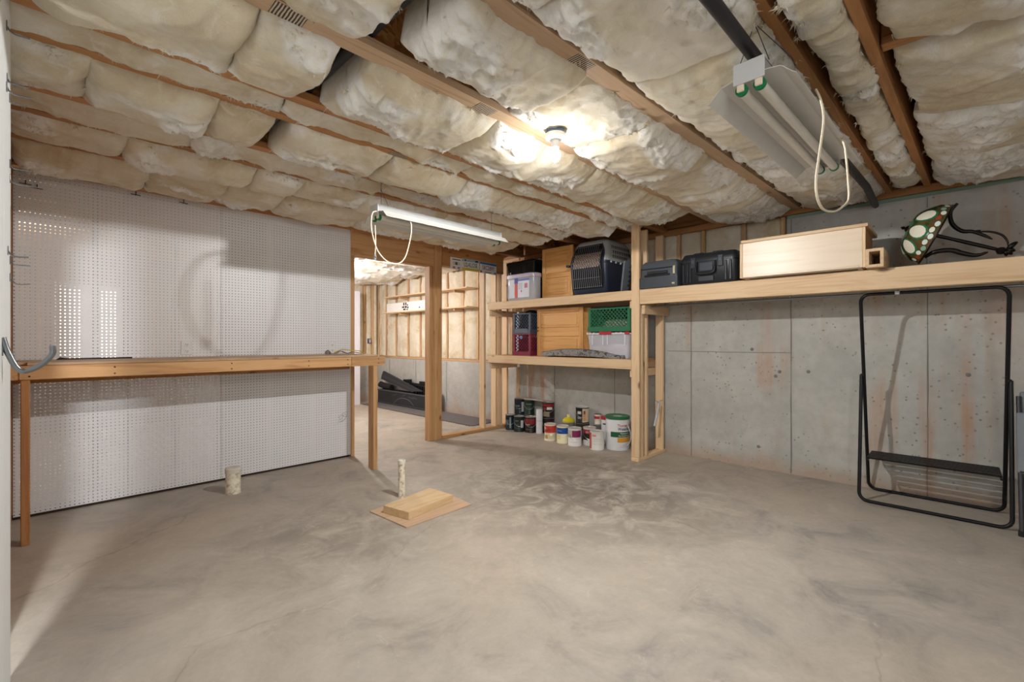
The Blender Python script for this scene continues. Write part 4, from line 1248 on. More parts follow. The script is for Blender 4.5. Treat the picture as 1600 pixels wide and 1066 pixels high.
# band angles are measured from the side facing the camera, positive to the left in view
can(4.46, 2.985, .083, .213, 0, '#e3e1dc', '#d5d3cd', 'white can with a red stripe on its left, nearest to the shelf post', ((0, 1, 48, 90, '#c75848'), (.78, .9, 8, 40, '#d98a82'), (.62, .65, -40, 30, '#c9c6bf'), (.5, .52, -40, 30, '#c9c6bf'), (.3, .32, -40, 30, '#c9c6bf')), handle=False)
can(4.435, 3.285, .082, .213, 0, '#e7e5e2', '#cfcfcc', 'white can with a plum purple label block', ((.52, .95, -60, 22, '#7d2458'), (.52, .95, 22, 75, '#b9b2a8'), (.5, .68, 22, 60, '#5d5247'), (.2, .22, -30, 40, '#b9b7bb')))
can(4.445, 3.475, .076, .213, 0, '#efe8c4', '#d6d2c8', 'cream can with a bright blue band across the top', ((.58, .97, -90, 90, '#1f4c9c'), (.74, .82, 10, 60, '#d9e2f2'), (.2, .5, 20, 60, '#e3d793')))
can(4.445, 3.675, .074, .211, 0, '#e9dfc8', '#d9cfc2', 'can with a red top half and cream lower half', ((.5, .97, -90, 90, '#c23a34'), (.6, .75, -10, 40, '#e6a58e'), (.72, .9, 45, 75, '#efe6da'), (.1, .4, -50, 20, '#d8cfa2'), (.1, .35, 25, 60, '#b99a55')))
can(4.585, 3.175, .078, .215, 0, '#d9d7d4', '#d0c6c0', 'red and black labelled can behind the plum label can', ((.7, .97, -90, 90, '#a53442'), (.3, .7, -90, 90, '#26211f'), (.74, .86, -10, 40, '#d98d92')))
can(4.667, 4.205, .085, .212, 0, '#241f1f', '#c9bdb4', 'black can with a dark red top band beside the white roll', ((.55, .97, -90, 90, '#7e222b'), (.5, .62, 10, 60, '#c8b9a4'), (.15, .2, 0, 60, '#6d6155')))
GRN = '#1f2c2a'
can(4.585, 4.35, .074, .213, 0, GRN, '#a9adb0', 'dark green can with a white label patch on the floor', ((.25, .8, -52, -18, '#c9ccd2'), (.72, .8, 5, 50, '#5f6c68'), (.45, .5, 0, 60, '#4d5a57'), (.2, .25, 0, 50, '#4d5a57')))
can(4.60, 4.535, .070, .213, 0, '#202b33', '#a4a8ac', 'dark blue-green can at the far left by the wall stud', ((.1, .9, -8, 12, '#8d98a0'), (.3, .7, 20, 60, '#56636a')))
can(4.755, 4.50, .076, .213, 0, GRN, '#9a9da0', 'dark can on the floor behind the far left can')
can(4.79, 4.345, .076, .213, 0, GRN, '#9a9da0', 'dark can on the floor hidden behind the white label can')
can(4.755, 4.50, .076, .213, .214, '#1f2632', '#8f9396', 'dark navy can stacked at upper left under the thin board', ((.1, .85, -50, -20, '#c4c8cd'), (.5, .6, 0, 50, '#6a7a80'), (.3, .36, 0, 55, '#59676a')))
can(4.79, 4.345, .076, .213, .214, '#1f3029', '#8f9396', 'dark green can stacked beside the navy one under the thin board', ((.7, .8, -30, 40, '#587260'), (.3, .55, -20, 40, '#37503f')))
can(4.805, 4.005, .083, .205, 0, '#2a2022', '#b9aeb0', 'black can at the bottom of the red topped stack', ((.3, .8, -60, 20, '#8f8172'), (.1, .25, -40, 50, '#5a4d48')))
can(4.805, 4.005, .083, .213, .206, '#1e1a1b', '#bfb6b4', 'black can with red top and white lettering, top of the stack', ((.78, .97, -90, 90, '#8a1f2a'), (.55, .74, -40, 15, '#e2dcd6'), (.52, .7, 20, 55, '#8a2c33'), (.05, .4, -10, 60, '#9b8d78')))
r = thing('thin_board', (4.79, 4.25, .428), 'thin pale board lying across the stacked cans', 'board')
V, Fc = bxv(4.74, 4.85, 3.93, 4.565, .4285, .436); mesh('sheet', V, Fc, plain('#bdb3ab', .6), r)
mesh('sheet_edge', *bxv(4.738, 4.7395, 3.93, 4.57, .4287, .4358), plain('#cfc4ba', .6), r)
r = thing('paper_roll', (4.682, 4.062, 0), 'white upright roll standing between the dark cans', 'roll')
lathe('roll', [(0, .001), (.045, .001), (.045, .325), (.02, .327), (.02, .30), (0, .30)], (4.682, 4.062, 0), plain('#e2e4ea', .6), r, 20)
lathe('roll_band', [(.0456, .17), (.0465, .172), (.0456, .176)], (4.682, 4.062, 0), plain('#b9bcc8', .6), r, 20)
can(4.70, 3.578, .08, .213, 0, '#8d8a84', '#c6c1b4', 'grey can standing behind the blue banded can')
r = thing('yellow_funnel', (4.70, 3.578, .214), 'yellow plastic funnel cap sitting on a can behind the blue band', 'funnel')
lathe('funnel', [(0, .001), (.078, .001), (.08, .02), (.07, .035), (.045, .05), (.022, .062), (.02, .068)], (4.70, 3.578, .214), plain('#e0d12f', .4), r, 22)
lathe('spout', [(.0215, .063), (.020, .095), (.012, .096), (0, .096)], (4.70, 3.578, .214), plain('#e8e4a8', .4), r, 16)
can(4.78, 3.42, .09, .213, 0, '#3b3836', '#b7b4ae', 'dark can under the black can with a portrait label')
can(4.78, 3.42, .085, .20, .214, '#191a1c', '#c9ccca', 'black can with an orange and cream portrait label, raised at the back', ((0, 1, -75, 0, '#d8c3a4'), (.1, .75, -28, -4, '#c98a5f'), (.6, .85, -26, -8, '#3a2820'), (.6, .8, 10, 45, '#c9c6c0'), (.25, .4, 10, 45, '#9a9894')))
can(4.83, 3.22, .055, .213, 0, '#6d6a66', '#b7b4ae', 'small grey can at the back below the red striped one')
can(4.83, 3.22, .045, .125, .214, '#e3dcc8', '#7a6a5a', 'small cream can with red stripe beside the portrait can', ((.55, .9, -30, 90, '#b03038'),))
r = thing('red_lid_pail', (4.80, 3.03, 0), 'white pail with a red lid behind the big bucket', 'pail')
lathe('pail', [(0, .001), (.07, .001), (.078, .30), (0, .30)], (4.80, 3.06, 0), plain('#dfe2e6', .4), r, 24)
lathe('lid', [(.079, .296), (.083, .30), (.083, .325), (.07, .332), (0, .332)], (4.80, 3.06, 0), plain('#b42a38', .4), r, 24)
V, Fc = lathev([(.0775, .24), (.0785, .255)], (4.80, 3.06, 0), 10, math.atan2(-3.06, -4.8) - .8, math.atan2(-3.06, -4.8) + .8); mesh('label_print', V, Fc, plain('#22342c', .5), r, True)
# big sealer bucket
bxc, byc, rb, hb = 4.66, 2.835, .136, .375
r = thing('sealer_bucket', (bxc, byc, 0), 'large white sealer bucket with green lid and yellow label', 'bucket')
lathe('body', [(0, .001), (rb * .97, .001), (rb * .98, .008), (rb, hb)], (bxc, byc, 0), plain('#e4e6ea', .35), r, 40)
lathe('lid', [(rb + .002, hb - .022), (rb + .007, hb - .02), (rb + .007, hb + .006), (rb, hb + .012), (rb - .012, hb + .006), (0, hb + .004)], (bxc, byc, 0), plain('#2c6b45', .35), r, 40)
lathe('lid_label', [(.085, hb + .0045), (.0, hb + .0055)], (bxc, byc, 0), plain('#b5c4b4', .4), r, 24)
fa = math.atan2(-byc, -bxc)
def lab(z0, z1, q0, q1, c, name='label_print', off=.0016):
    V, Fc = lathev([(rb * (.98 + .02 * z0 / hb) + off, z0), (rb * (.98 + .02 * z1 / hb) + off, z1)], (bxc, byc, 0), 14, fa + math.radians(q0), fa + math.radians(q1))
    mesh(name, V, Fc, plain(c, .4), r, True)
lab(.155, .215, -34, 90, '#1f5a3a'); lab(.098, .150, 0, 90, '#d99a2f')
lab(.07, .073, 25, 80, '#b99a9a'); lab(.055, .058, 15, 80, '#a9abc4'); lab(.04, .043, 10, 80, '#a9abc4')
NAVY = plain('#25336a', .5)
text_on_cyl("Thompson's", .042, (bxc, byc), rb + .0022, fa + math.radians(38), .288, plain('#b8343c', .5), r, sx=.9, bold=.0006)
text_on_cyl("WaterSeal", .046, (bxc, byc), rb + .0022, fa + math.radians(38), .248, NAVY, r, sx=.9, bold=.0008)
text_on_cyl("Waterproofer", .022, (bxc, byc), rb + .0030, fa + math.radians(36), .198, plain('#e6e8e4', .5), r, sx=.9, bold=.0004)
text_on_cyl("Plus Wood Protector", .019, (bxc, byc), rb + .0030, fa + math.radians(36), .172, plain('#e6e8e4', .5), r, sx=.9, bold=.0004)
tube('bail', smoothpts([(bxc + rb * math.cos(fa + 1.5), byc + rb * math.sin(fa + 1.5) , hb - .06) for _ in range(1)] + [PX(979, 660, 4.66), PX(985, 676, 4.66), PX(985, 688, 4.66), PX(981, 696, 4.66)], 6), .006, plain('#d8d9dc', .4), r, 8)

# ---- long high shelf
r = thing('grey_case', (4.5, 2.1, UZ), 'flat grey plastic case at the left end of the high shelf', 'case')
gc = plain('#3f454b', .55)
loft('base', [(UZ + .001, 4.255, 4.70, 1.93, 2.335, .012), (UZ + .105, 4.255, 4.70, 1.93, 2.335, .012)], gc, r)
loft('body', [(UZ + .106, 4.268, 4.69, 1.94, 2.322, .02), (UZ + .235, 4.268, 4.69, 1.94, 2.322, .02), (UZ + .27, 4.29, 4.67, 1.96, 2.30, .03), (UZ + .285, 4.36, 4.6, 2.0, 2.26, .04)], plain('#464c53', .55), r)
box('seam', (4.264, 4.2685, 1.95, 2.315, UZ + .188, UZ + .198), BLACK, r, .001)
box('handle', (4.250, 4.2675, 2.03, 2.25, UZ + .135, UZ + .165), DARK, r, .006)
box('recess', (4.2655, 4.2678, 2.01, 2.28, UZ + .112, UZ + .134), BLACK, r, .0)
for y in (1.965,):
    box('latch', (4.252, 4.267, y - .012, y + .012, UZ + .12, UZ + .2), plain('#c9c2a8', .4, .5), r, .004)
    box('latch', (4.245, 4.2545, y - .012, y + .02, UZ + .02, UZ + .04), plain('#c9c2a8', .4, .5), r, .004)
# black hard case
def hard_case():
    z = UZ; x0, x1, ya, yb = 4.262, 4.66, 1.392, 1.905
    r = thing('hard_case', (4.46, 1.65, z), 'black ribbed hard case with carry handle on the high shelf', 'case')
    b = plain('#1d2026', .38)
    loft('lower_shell', [(z + .001, x0 + .015, x1 - .01, ya + .015, yb - .015, .04), (z + .02, x0 + .002, x1, ya, yb, .045), (z + .20, x0, x1, ya - .002, yb + .002, .045)], b, r)
    loft('lid', [(z + .206, x0 - .004, x1 + .002, ya - .005, yb + .005, .045), (z + .235, x0 - .004, x1 + .002, ya - .005, yb + .005, .045), (z + .255, x0 + .004, x1 - .004, ya + .004, yb - .004, .045), (z + .285, x0 + .02, x1 - .02, ya + .02, yb - .02, .04)], b, r)
    loft('lid_seam', [(z + .2005, x0 + .004, x1 - .004, ya + .003, yb - .003, .045), (z + .2055, x0 + .004, x1 - .004, ya + .003, yb - .003, .045)], plain('#0c0d0f', .6), r)
    for y in (ya + .05, ya + .09, yb - .035, yb - .075, yb - .10):
        box('rib', (x0 - .010, x0 + .001, y - .011, y + .011, z + .015, z + .195), b, r, .005)
    for y in (ya + .135, yb - .13):
        l = box('latch', (x0 - .016, x0 - .005, y - .024, y + .024, z + .145, z + .25), plain('#2b2f36', .3), r, .006)
        box('latch_bar', (x0 - .021, x0 - .0165, y - .016, y + .016, z + .19, z + .225), plain('#3b404a', .3), l, .003)
    ym = (ya + yb) / 2 + .01
    tube('handle', smoothpts([(x0 - .006, ym + .085, z + .20), (x0 - .022, ym + .085, z + .14), (x0 - .030, ym + .075, z + .098), (x0 - .032, ym, z + .088), (x0 - .030, ym - .075, z + .098), (x0 - .022, ym - .085, z + .14), (x0 - .006, ym - .085, z + .20)], 5), .011, plain('#15171b', .45), r, 10)
    box('name_plate', (x0 - .006, x0 + .0015, ym - .062, ym + .062, z + .115, z + .195), plain('#2f3540', .4), r, .003)
    box('foot_block', (x0 - .008, x0 + .001, ym - .07, ym + .07, z + .02, z + .07), plain('#272c34', .4), r, .003)
    for y in (ya + .17, yb - .17):
        box('lid_bumper', (x0 + .01, x0 + .2, y - .05, y + .05, z + .27, z + .292), b, r, .01)
    for xx in (4.36, 4.44, 4.52, 4.60):
        box('side_rib', (xx - .012, xx + .012, ya - .011, ya + .002, z + .02, z + .195), b, r, .005)
hard_case()
# maple cabinet lying on its back edge
def maple():
    r = thing('maple_cabinet', (4.5, .9, UZ), 'pale maple cabinet carcass lying on the high shelf', 'cabinet')
    x0 = 4.20; ya, yb, z0, z1 = .485, 1.345, UZ + .008, 2.096
    x1 = 4.74
    box('runner', (4.29, x1, yb - .05, yb - .02, UZ + .0005, UZ + .0075), MAPLE, r, .001); box('runner', (4.29, x1, ya + .02, ya + .05, UZ + .0005, UZ + .0075), MAPLE, r, .001)
    box('front_panel', (x0, x0 + .018, ya + .012, yb - .022, z0 + .002, z1 - .0005), MAPLE, r, .002)
    box('edge_strip', (x0 - .003, x0 + .018, yb - .0215, yb, z0, z1 - .0005), PALE, r, .002)
    box('edge_strip', (x0 - .003, x0 + .018, ya - .006, ya + .0115, z0, z1 - .0005), PALE, r, .002)
    box('bottom_bead', (x0 - .006, x0 - .0005, ya + .03, yb - .023, z0 + .002, z0 + .016), MAPLE, r, .002)
    box('top_panel', (x0 - .012, x1, ya - .022, yb - .012, z1, z1 + .024), PALE, r, .002)
    box('end_panel', (x0 + .0185, x1, yb - .02, yb - .002, z0, z1 - .0005), MAPLE, r, .002)
    box('end_panel', (x0 + .0185, x1 - .1, ya + .0, ya + .018, z0, z1 - .0005), BROWN, r, .002)
    box('base_panel', (x0 + .0185, x1, ya + .02, yb - .022, z0, z0 + .016), MAPLE, r, .002)
    # square wooden tube at the end
    ty0, ty1, tz0, tz1 = .375, .478, UZ + .002, UZ + .137
    t_ = .02
    tb = MB()
    X0, X1 = x0 - .008, 4.62
    tb.box(X0, X1, ty0, ty1, tz0, tz0 + t_); tb.box(X0, X1, ty0, ty1, tz1 - t_, tz1); tb.box(X0, X1, ty0, ty0 + t_, tz0 + t_, tz1 - t_); tb.box(X0, X1, ty1 - t_, ty1, tz0 + t_, tz1 - t_)
    tb.build('square_tube', PALE[0], r)
    box('tube_back', (X1 - .08, X1 - .07, ty0 + t_ + .0005, ty1 - t_ - .0005, tz0 + t_ + .0005, tz1 - t_ - .0005), BROWN, r, 0)
maple()
for k, (px, py) in enumerate(((1243, 362), (1266, 358))):
    p = PX(px, py, 4.60)
    r = thing('wood_finial', (4.60, p[1], 2.1205), 'small turned wooden knob on the maple cabinet, %s' % ('left of the pair', 'right of the pair')[k], 'knob', 'turned knobs on the maple cabinet')
    lathe('knob', [(0, .001), (.016, .001), (.018, .008), (.012, .016), (.02, .03), (.024, .042), (.018, .054), (0, .058)], (4.60, p[1], 2.1205), plain('#a87d55', .5), r, 16)

# stained glass lamp lying on its side
def glass_lamp():
    r = thing('stained_glass_lamp', (4.5, 0, UZ), 'dark metal table lamp with a stained glass shade lying on its side', 'lamp')
    iron = plain('#1b1716', .35, .5)
    c = Vector((4.50, .112, 2.022)); ax = Vector((-.12, .90, .41)).normalized()
    zq = ax; xq = Vector((1, 0, 0)); xq = (xq - zq * xq.dot(zq)).normalized(); yq = zq.cross(xq)
    Mt = Matrix((xq, yq, zq)).transposed().to_4x4(); Mt.translation = c
    R0, H = .215, .165
    def prof(t): return (R0 * (1 - t) ** .0 * math.cos(t * PI / 2 * .93) ** .85, H * math.sin(t * PI / 2) ** 1.05)
    TM.append(Mt)
    def brown():
        t = NT('amber_glass'); v = t.coords(jitter=False); n = t.noise(v, 26, 4)
        t.col(t.ramp(n, [(.36, '#24402c'), (.47, '#4d4a26'), (.58, '#6b4320'), (.66, '#2b5a44')])); return t.set(Roughness=.2)
    pr = [prof(k / 10) for k in range(11)]
    lathe('shade', pr + [(p[0] - .004, p[1] - .003) for p in pr[::-1]], (0, 0, 0), brown(), r, 48)
    creamg = plain('#e9e4d2', .2); wg = plain('#dfe8e2', .2)
    def patch(q0, t0, hq, ht, mat, name, off=.003, n=14):
        V = []
        for k in range(n):
            a = 2 * PI * k / n; q = q0 + hq * math.cos(a); t = t0 + ht * math.sin(a)
            R, z = prof(min(1, max(0, t))); V.append(((R + off) * math.cos(q), (R + off) * math.sin(q), z + off))
        R, z = prof(t0); V.append(((R + off * 1.4) * math.cos(q0), (R + off * 1.4) * math.sin(q0), z + off * 1.6))
        mesh(name, V, [(k, (k + 1) % n, n) for k in range(n)], mat, r, True)
    for k in range(9):
        patch(2 * PI * k / 9 + .2, .47, .29, .27, plain('#2f7a52', .2), 'glass_ring', .0015)
        patch(2 * PI * k / 9 + .2, .47, .24, .23, creamg, 'glass_oval', .004)
        patch(2 * PI * k / 9 + .55, .80, .2, .10, plain('#2f7a52', .2), 'glass_leaf')
    cols = ['#dfe8e2', '#e9e4d2', '#d9e6de', '#9a452c', '#e6ece4', '#8fae9c', '#d4e2da']
    for k in range(30):
        patch(2 * PI * k / 30, .10 + .045 * (k % 2), .095, .062, plain(cols[k % 7], .2), 'glass_chip', .003, 8)
    V, Fc = tubev([(R0 * math.cos(a), R0 * math.sin(a), 0) for a in np.linspace(0, 2 * PI, 40, endpoint=False)], .006, 6, True)
    mesh('shade_rim', V, Fc, iron, r, True)
    lathe('finial', [(0, H + .045), (.006, H + .04), (.013, H + .028), (.008, H + .018), (.022, H + .008), (.03, H - .002), (0, H - .004)][::-1], (0, 0, 0), iron, r, 14)
    lathe('stem', [(0, -.37), (.010, -.37), (.012, -.3), (.014, -.2), (.012, -.1), (.014, .02), (.01, .12), (0, .12)], (0, 0, 0), iron, r, 14)
    TM.pop()
    def P(px, py, x=4.48): return PX(px, py, x)
    def arm(name, pts, rad):
        sp = smoothpts(pts, 6); n = len(sp)
        tube(name, sp, [rad * (.25 + .9 * math.sin(PI * min(1, .12 + .88 * k / (n - 1))) ** .6) for k in range(n)], iron, r, 8)
    arm('scroll_arm', [P(1496, 318), P(1485, 332), P(1488, 350), P(1503, 361), P(1520, 362), P(1540, 369), P(1551, 374)], .012)
    arm('scroll_arm', [P(1522, 362), P(1533, 360)], .007)
    arm('scroll_arm', [P(1445, 402, 4.40), P(1460, 394, 4.38), P(1485, 391, 4.38), P(1505, 396, 4.38), P(1525, 399, 4.38), P(1544, 394, 4.38)], .015)
    arm('scroll_arm', [P(1522, 363), P(1545, 362), P(1565, 367), P(1574, 377), P(1575, 385)], .006)
    o = lathe('base_ball', [(0, -.026), (.018, -.02), (.026, 0), (.018, .02), (0, .026)], P(1564, 392), iron, r, 16)
    for k, q in enumerate(((1590, 378), (1581, 398), (1572, 400), (1586, 392))):
        a = P(1572, 393); b = P(*q); arm('base_leaf', [a, tuple((np.array(a) + np.array(b)) / 2 + np.array([-.02, 0, .005])), b], .013)
glass_lamp()

# ---- garment rack below the high shelf
def rack():
    r = thing('garment_rack', (4.62, .15, 0), 'black tubular garment rack with slatted shoe shelf by concrete wall', 'garment rack')
    m = plain('#1a1a1d', .35, .3)
    yl, yr = .533, -.247
    rr = .0125
    def frame(name, xb, xt, z0, z1, top=True):
        def at(z): return xb + (xt - xb) * (z - z0) / (z1 - z0)
        cr = .06
        def corner(y, s, z, up):
            out = []
            for k in range(6):
                a = PI / 2 * k / 5
                yy = y + s * cr * (1 - math.cos(a)); zz = z + up * cr * (1 - math.sin(a))
                out.append((at(zz), yy, zz))
            return out
        pts = []
        if top:
            L = corner(yl, -1, z1, -1); Rr = corner(yr, 1, z1, -1)
            pts = [(at(z0 + cr), yl, z0 + cr)] + L + Rr[::-1] + [(at(z0 + cr), yr, z0 + cr)]
            B = corner(yl, -1, z0, 1); B2 = corner(yr, 1, z0, 1)
            full = L + Rr[::-1] + B2 + B[::-1]
            tube(name, full, rr, m, r, 10, closed=True)
        else:
            B = corner(yl, -1, z0, 1); B2 = corner(yr, 1, z0, 1)
            full = [(at(z1), yl, z1)] + B + B2[::-1] + [(at(z1), yr, z1)]
            tube(name, full, rr, m, r, 10)
    frame('tall_frame', 4.86, 4.40, rr, 1.612, True)
    # short front frame, slightly inside
    yl, yr = .549, -.263
    frame('front_frame', 4.452, 4.585, rr, .985, False)
    yl, yr = .520, -.234
    for k in range(6):
        x = 4.485 + .052 * k
        box('shoe_slat', (x, x + .034, yr + .014, yl - .014, .335, .349), m, r, .005)
    for y in (yl - .02, yr + .02):
        box('slat_bracket', (4.46, 4.76, y - .006, y + .006, .320, .332), m, r, .002)
    for y in (yl, yr):
        lathe('pivot_cap', [(0, -.008), (.016, -.008), (.016, .008), (0, .008)], (4.583, y + (.018 if y > 0 else -.018), .985), m, r, 12)
    box('top_clip', (4.385, 4.415, .30, .33, 1.60, 1.626), plain('#b9babc', .4), r, .004)
rack()

# ---- folded chair at the right edge
r = thing('folding_chair', (4.45, -.45, 0), 'folded grey chair with padded seat at the right edge of view', 'chair')
tubm = plain('#3e3d40', .4, .3); pad = plain('#7d848c', .8)
def leg(ya, xa, xb, z1):
    tube('leg', [(xa, ya, .012), (xb, ya, z1)], .0125, tubm, r, 10)
    lathe('rubber_foot', [(0, .0005), (.017, .0005), (.017, .035), (.013, .037)], (xa, ya, 0), RUBBER, r, 12)
leg(-.299, 4.372, 4.60, .88); leg(-.72, 4.372, 4.60, .88); leg(-.325, 4.66, 4.52, .52); leg(-.69, 4.66, 4.52, .52)
tube('seat_bar', [(4.458, -.296, .40), (4.458, -.716, .40)], .009, tubm, r, 8)
TM.append(Matrix.Translation((4.43, -.505, .29)) @ Matrix.Rotation(.18, 4, 'Y'))
box('seat', (0, .035, -.20, .222, .10, .50), pad, r, .016, 3)
TM.pop()
TM.append(Matrix.Translation((4.56, -.505, .68)) @ Matrix.Rotation(.22, 4, 'Y'))
box('backrest', (0, .03, -.20, .20, 0, .24), pad, r, .014, 3)
TM.pop()

# ---- floor: pipe stubs, board and block
def pipe_mat(c):
    t = NT('stained_pvc'); v = t.coords(); n = t.noise(v, 22, 5, .7); n2 = t.noise(v, 60, 3)
    cc = t.ramp(n, [(.35, '#9b8568'), (.47, c), (.7, '#efe9da')]); t.col(t.mix(t.mr(n2, .6, .72, 0, .6), cc, '#7a6248')); return t.set(Roughness=.5)
PV = pipe_mat('#d8cfb9')
r = thing('pipe_stub', (1.07, 4.28, 0), 'short wide stained pipe stub with white cap before the pegboard', 'pipe', 'pipe stubs in the floor')
lathe('pipe', [(.058, .0), (.055, .005), (.055, .17)], (1.072, 4.275, 0), PV, r, 28)
lathe('cap', [(.0555, .168), (.060, .17), (.060, .205), (.05, .212), (0, .212)], (1.072, 4.275, 0), plain('#d9d3c6', .5, vary=.12), r, 28)
r = thing('pipe_stub', (1.99, 3.19, 0), 'tall narrow stained pipe stub behind the wood block', 'pipe', 'pipe stubs in the floor')
lathe('pipe', [(.030, .0), (.0275, .006), (.0275, .275)], (1.99, 3.187, 0), PV, r, 22)
lathe('pipe_lip', [(.0276, .270), (.0305, .272), (.0305, .298), (.024, .302), (.021, .27), (0, .268)], (1.99, 3.187, 0), plain('#e2dccd', .5, vary=.15), r, 22)
A, B, C_, D = PZ(577.5, 800.5, 0), PZ(635.5, 826, 0), PZ(737, 789.5, 0), PZ(681, 765, 0)
o = mesh('plywood_sheet', [(p[0], p[1], z) for z in (.001, .008) for p in (A, B, C_, D)], [(0, 3, 2, 1), (4, 5, 6, 7), (0, 1, 5, 4), (1, 2, 6, 5), (2, 3, 7, 6), (3, 0, 4, 7)], wood('thin_ply', '#c9ab8d', '#b5957a', 0, False, .02))
tag(o, 'thin brown plywood sheet lying on the concrete floor', 'board')
r = thing('wood_block', (1.95, 2.9, .009), 'pale glued wood block lying on the plywood sheet', 'wood block')
zt = .062
A, B, C_, D = PZ(599, 790, zt), PZ(638.5, 801, zt), PZ(707.5, 773.5, zt), PZ(671, 762.5, zt)
lams = woods('lam', '#e0c49b', '#cfab7c', knots=False, vary=.1)
for k in range(3):
    f0, f1 = (0, .36, .66)[k], (.357, .657, 1)[k]
    q = [np.array(A) + (np.array(B) - np.array(A)) * f0, np.array(A) + (np.array(B) - np.array(A)) * f1, np.array(D) + (np.array(C_) - np.array(D)) * f1, np.array(D) + (np.array(C_) - np.array(D)) * f0]
    V = [(p[0], p[1], .0095) for p in q] + [(p[0], p[1], zt - .0008 * (k == 1)) for p in q]
    mesh('lamination', V, [(0, 3, 2, 1), (4, 5, 6, 7), (0, 1, 5, 4), (1, 2, 6, 5), (2, 3, 7, 6), (3, 0, 4, 7)], lams[0], r)

# ---- back room
wd = box('door_1', (4.165, 4.305, 8.40, 8.44, 0, 2.235), plain('#eceaf2', .5), None, .003); tag(wd, kind='structure')
for k, (z, lab_) in enumerate(((2.13, 'long upper pine shelf board on the back room studs'), (1.82, 'long lower pine shelf board on the back room studs'))):
    r = thing('wall_shelf', (4.8, 6.9, z), lab_, 'shelf', 'shelf boards in the back room')
    box('board', (4.70, XC + .028, 5.62, 8.22, z - .02, z), PALE, r, .003)
    for y in (5.98, 6.80, 7.66):
        box('bracket', (4.74, XC + .0285, y + .004, y + .03, z - .06, z - .021), STUD, r, .003)
r = thing('long_carton', (4.80, 7.6, 1.822), 'long white carton with black print on the back room shelf', 'carton')
box('carton', (4.74, 4.89, 6.60, 8.15, 1.821, 1.995), plain('#eceae6', .5), r, .004)
for k, (a, b, c_, d_) in enumerate(((7.50, 7.54, 1.93, 1.985), (7.43, 7.47, 1.935, 1.985), (7.38, 7.41, 1.92, 1.95), (7.50, 7.58, 1.885, 1.915), (7.42, 7.48, 1.88, 1.92), (7.36, 7.40, 1.87, 1.905), (7.46, 7.54, 1.84, 1.87), (7.38, 7.43, 1.84, 1.86))):
    box('black_print', (4.7380, 4.7398, a, b, c_, d_), BLACK, r, 0)
box('flap_dot', (4.738, 4.7398, 6.98, 7.02, 1.86, 1.88), BLACK, r, 0)
# electrical box on the end wall stud
r = thing('junction_box', (4.66, 8.84, 1.3), 'small dark outlet box on the back room end wall stud', 'outlet box')
p = PY(577, 533, 8.83); box('box', (p[0] - .035, p[0] + .035, 8.80, 8.849, p[2] - .05, p[2] + .05), plain('#3f4a66', .6), r, .004)
box('opening', (p[0] - .022, p[0] + .022, 8.7985, 8.7998, p[2] - .035, p[2] + .035), plain('#c9c2c0', .6), r, 0)
# foam floor mat with toothed edge
poly = [(4.886, 8.42), (4.886, 5.09), (4.36, 5.09)]
y = 5.12
while y < 8.38:
    poly += [(4.352, y), (4.335, y + .004), (4.335, y + .026), (4.352, y + .03)]; y += .06
poly += [(4.352, 8.42)]
o = extrude('foam_floor_mat', poly, 2, .001, .013, plain('#6e6a6b', .85)); tag(o, 'grey interlocking foam mat along the back room wall', 'floor mat')
# black trough with planks
r = thing('black_trough', (4.77, 7.5, .014), 'long black trough with chalk marks standing on the foam mat', 'trough')
bt = plain('#2b2c30', .6)
bz = .0135
box('front', (4.70, 4.72, 6.62, 8.42, bz, bz + .27), bt, r); box('back', (4.86, 4.88, 6.62, 8.42, bz, bz + .27), bt, r); box('end', (4.7205, 4.8595, 6.62, 6.64, bz, bz + .27), bt, r); box('end', (4.7205, 4.8595, 8.40, 8.42, bz, bz + .27), bt, r); box('bottom', (4.7205, 4.8595, 6.6405, 8.3995, bz, bz + .02), bt, r)
box('top_rim', (4.692, 4.70, 6.61, 8.43, bz + .25, bz + .272), plain('#55565b', .6), r, .002); box('bottom_rim', (4.690, 4.6995, 6.61, 8.43, bz + .012, bz + .03), plain('#4a4b50', .6), r, .002)
tube('chalk_arc', smoothpts([PX(615, 630, 4.698), PX(622, 624, 4.698), PX(629, 622.5, 4.698), PX(639, 626, 4.698), PX(646, 634, 4.698)], 5), .004, plain('#7d7e83', .8), r, 4)
for a, b in (((614, 618), (620, 616)), ((628, 619), (634, 617)), ((638, 620), (646, 624)), ((644, 621), (651, 624))):
    tube('chalk_line', [PX(*a, 4.698), PX(*b, 4.698)], .003, plain('#6f7075', .8), r, 4)
def slab(name, pts, th, dx, mat, parent):
    V = [(p[0], p[1], p[2]) for p in pts] + [(p[0] + dx, p[1], p[2] + th) for p in pts]
    n = len(pts)
    return mesh(name, V, [tuple(range(n)), tuple(range(2 * n - 1, n - 1, -1))] + [(i, i + n, (i + 1) % n + n, (i + 1) % n) for i in range(n)], mat, parent)
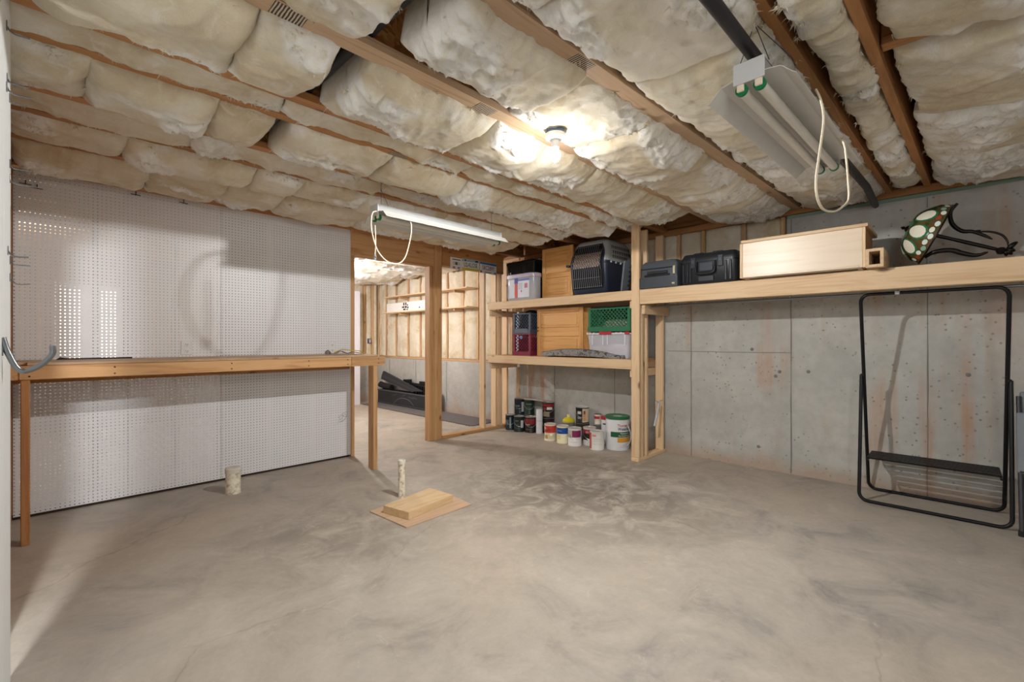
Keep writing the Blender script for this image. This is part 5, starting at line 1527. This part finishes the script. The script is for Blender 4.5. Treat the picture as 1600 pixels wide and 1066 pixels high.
r = thing('black_plank', (4.74, 7.9, bz + .275), 'black ribbed plank leaning across the black trough', 'plank')
slab('plank', [PX(598.5, 580, 4.73), PX(595, 592, 4.73), PX(640, 612, 4.72), PX(659, 612, 4.72)], .004, .03, plain('#35363a', .6), r)
slab('rib', [PX(597.2, 585, 4.727), PX(596.3, 588, 4.727), PX(641, 609, 4.717), PX(646, 609, 4.717)], .001, -.006, plain('#3f4045', .6), r)
r = thing('black_rack', (4.81, 7.2, bz + .27), 'black slotted rail and blocks resting on the trough behind the plank', 'rack')
for k, (a, b, c_, d_) in enumerate((((630, 593), (640, 593), (640, 599), (630, 597)), ((655, 596), (663, 597), (663, 602), (655, 601)))):
    slab('block', [PX(*a, 4.80), PX(*b, 4.80), PX(*c_, 4.80), PX(*d_, 4.80)], .0, .05, BLACK, r)
slab('rail', [PX(639, 598, 4.80), PX(672, 602, 4.80), PX(672, 606, 4.80), PX(639, 602, 4.80)], .0, .05, BLACK, r)
for k in range(7):
    px = 645 + 4 * k
    slab('rail_post', [PX(px, 601, 4.80), PX(px + 2, 601, 4.80), PX(px + 2, 617, 4.80), PX(px, 617, 4.80)], .0, .03, BLACK, r)
r = thing('black_log', (4.75, 8.35, bz + .27), 'black rounded bundle at the left end of the trough', 'bundle')
tube('bundle', [PX(594, 600, 4.74), PX(598, 602, 4.76), PX(612, 606, 4.79)], .06, plain('#1f1d1f', .8), r, 12)
r = thing('blue_canister', (4.80, 6.5, .0135), 'dark blue upright canister at the right end of the trough', 'canister')
loft('canister', [(.0135, 4.74, 4.84, 6.46, 6.58, .03), (.30, 4.74, 4.84, 6.46, 6.58, .03), (.33, 4.75, 4.83, 6.47, 6.57, .03)], plain('#27303f', .5), r)
loft('cap', [(.331, 4.76, 4.82, 6.49, 6.55, .02), (.38, 4.76, 4.82, 6.49, 6.55, .02)], plain('#3a4658', .5), r)
lathe('valve', [(0, 0), (.012, 0), (.012, .03), (0, .03)], (4.735, 6.49, .06), plain('#a9aeb6', .4, .5), r, 10)
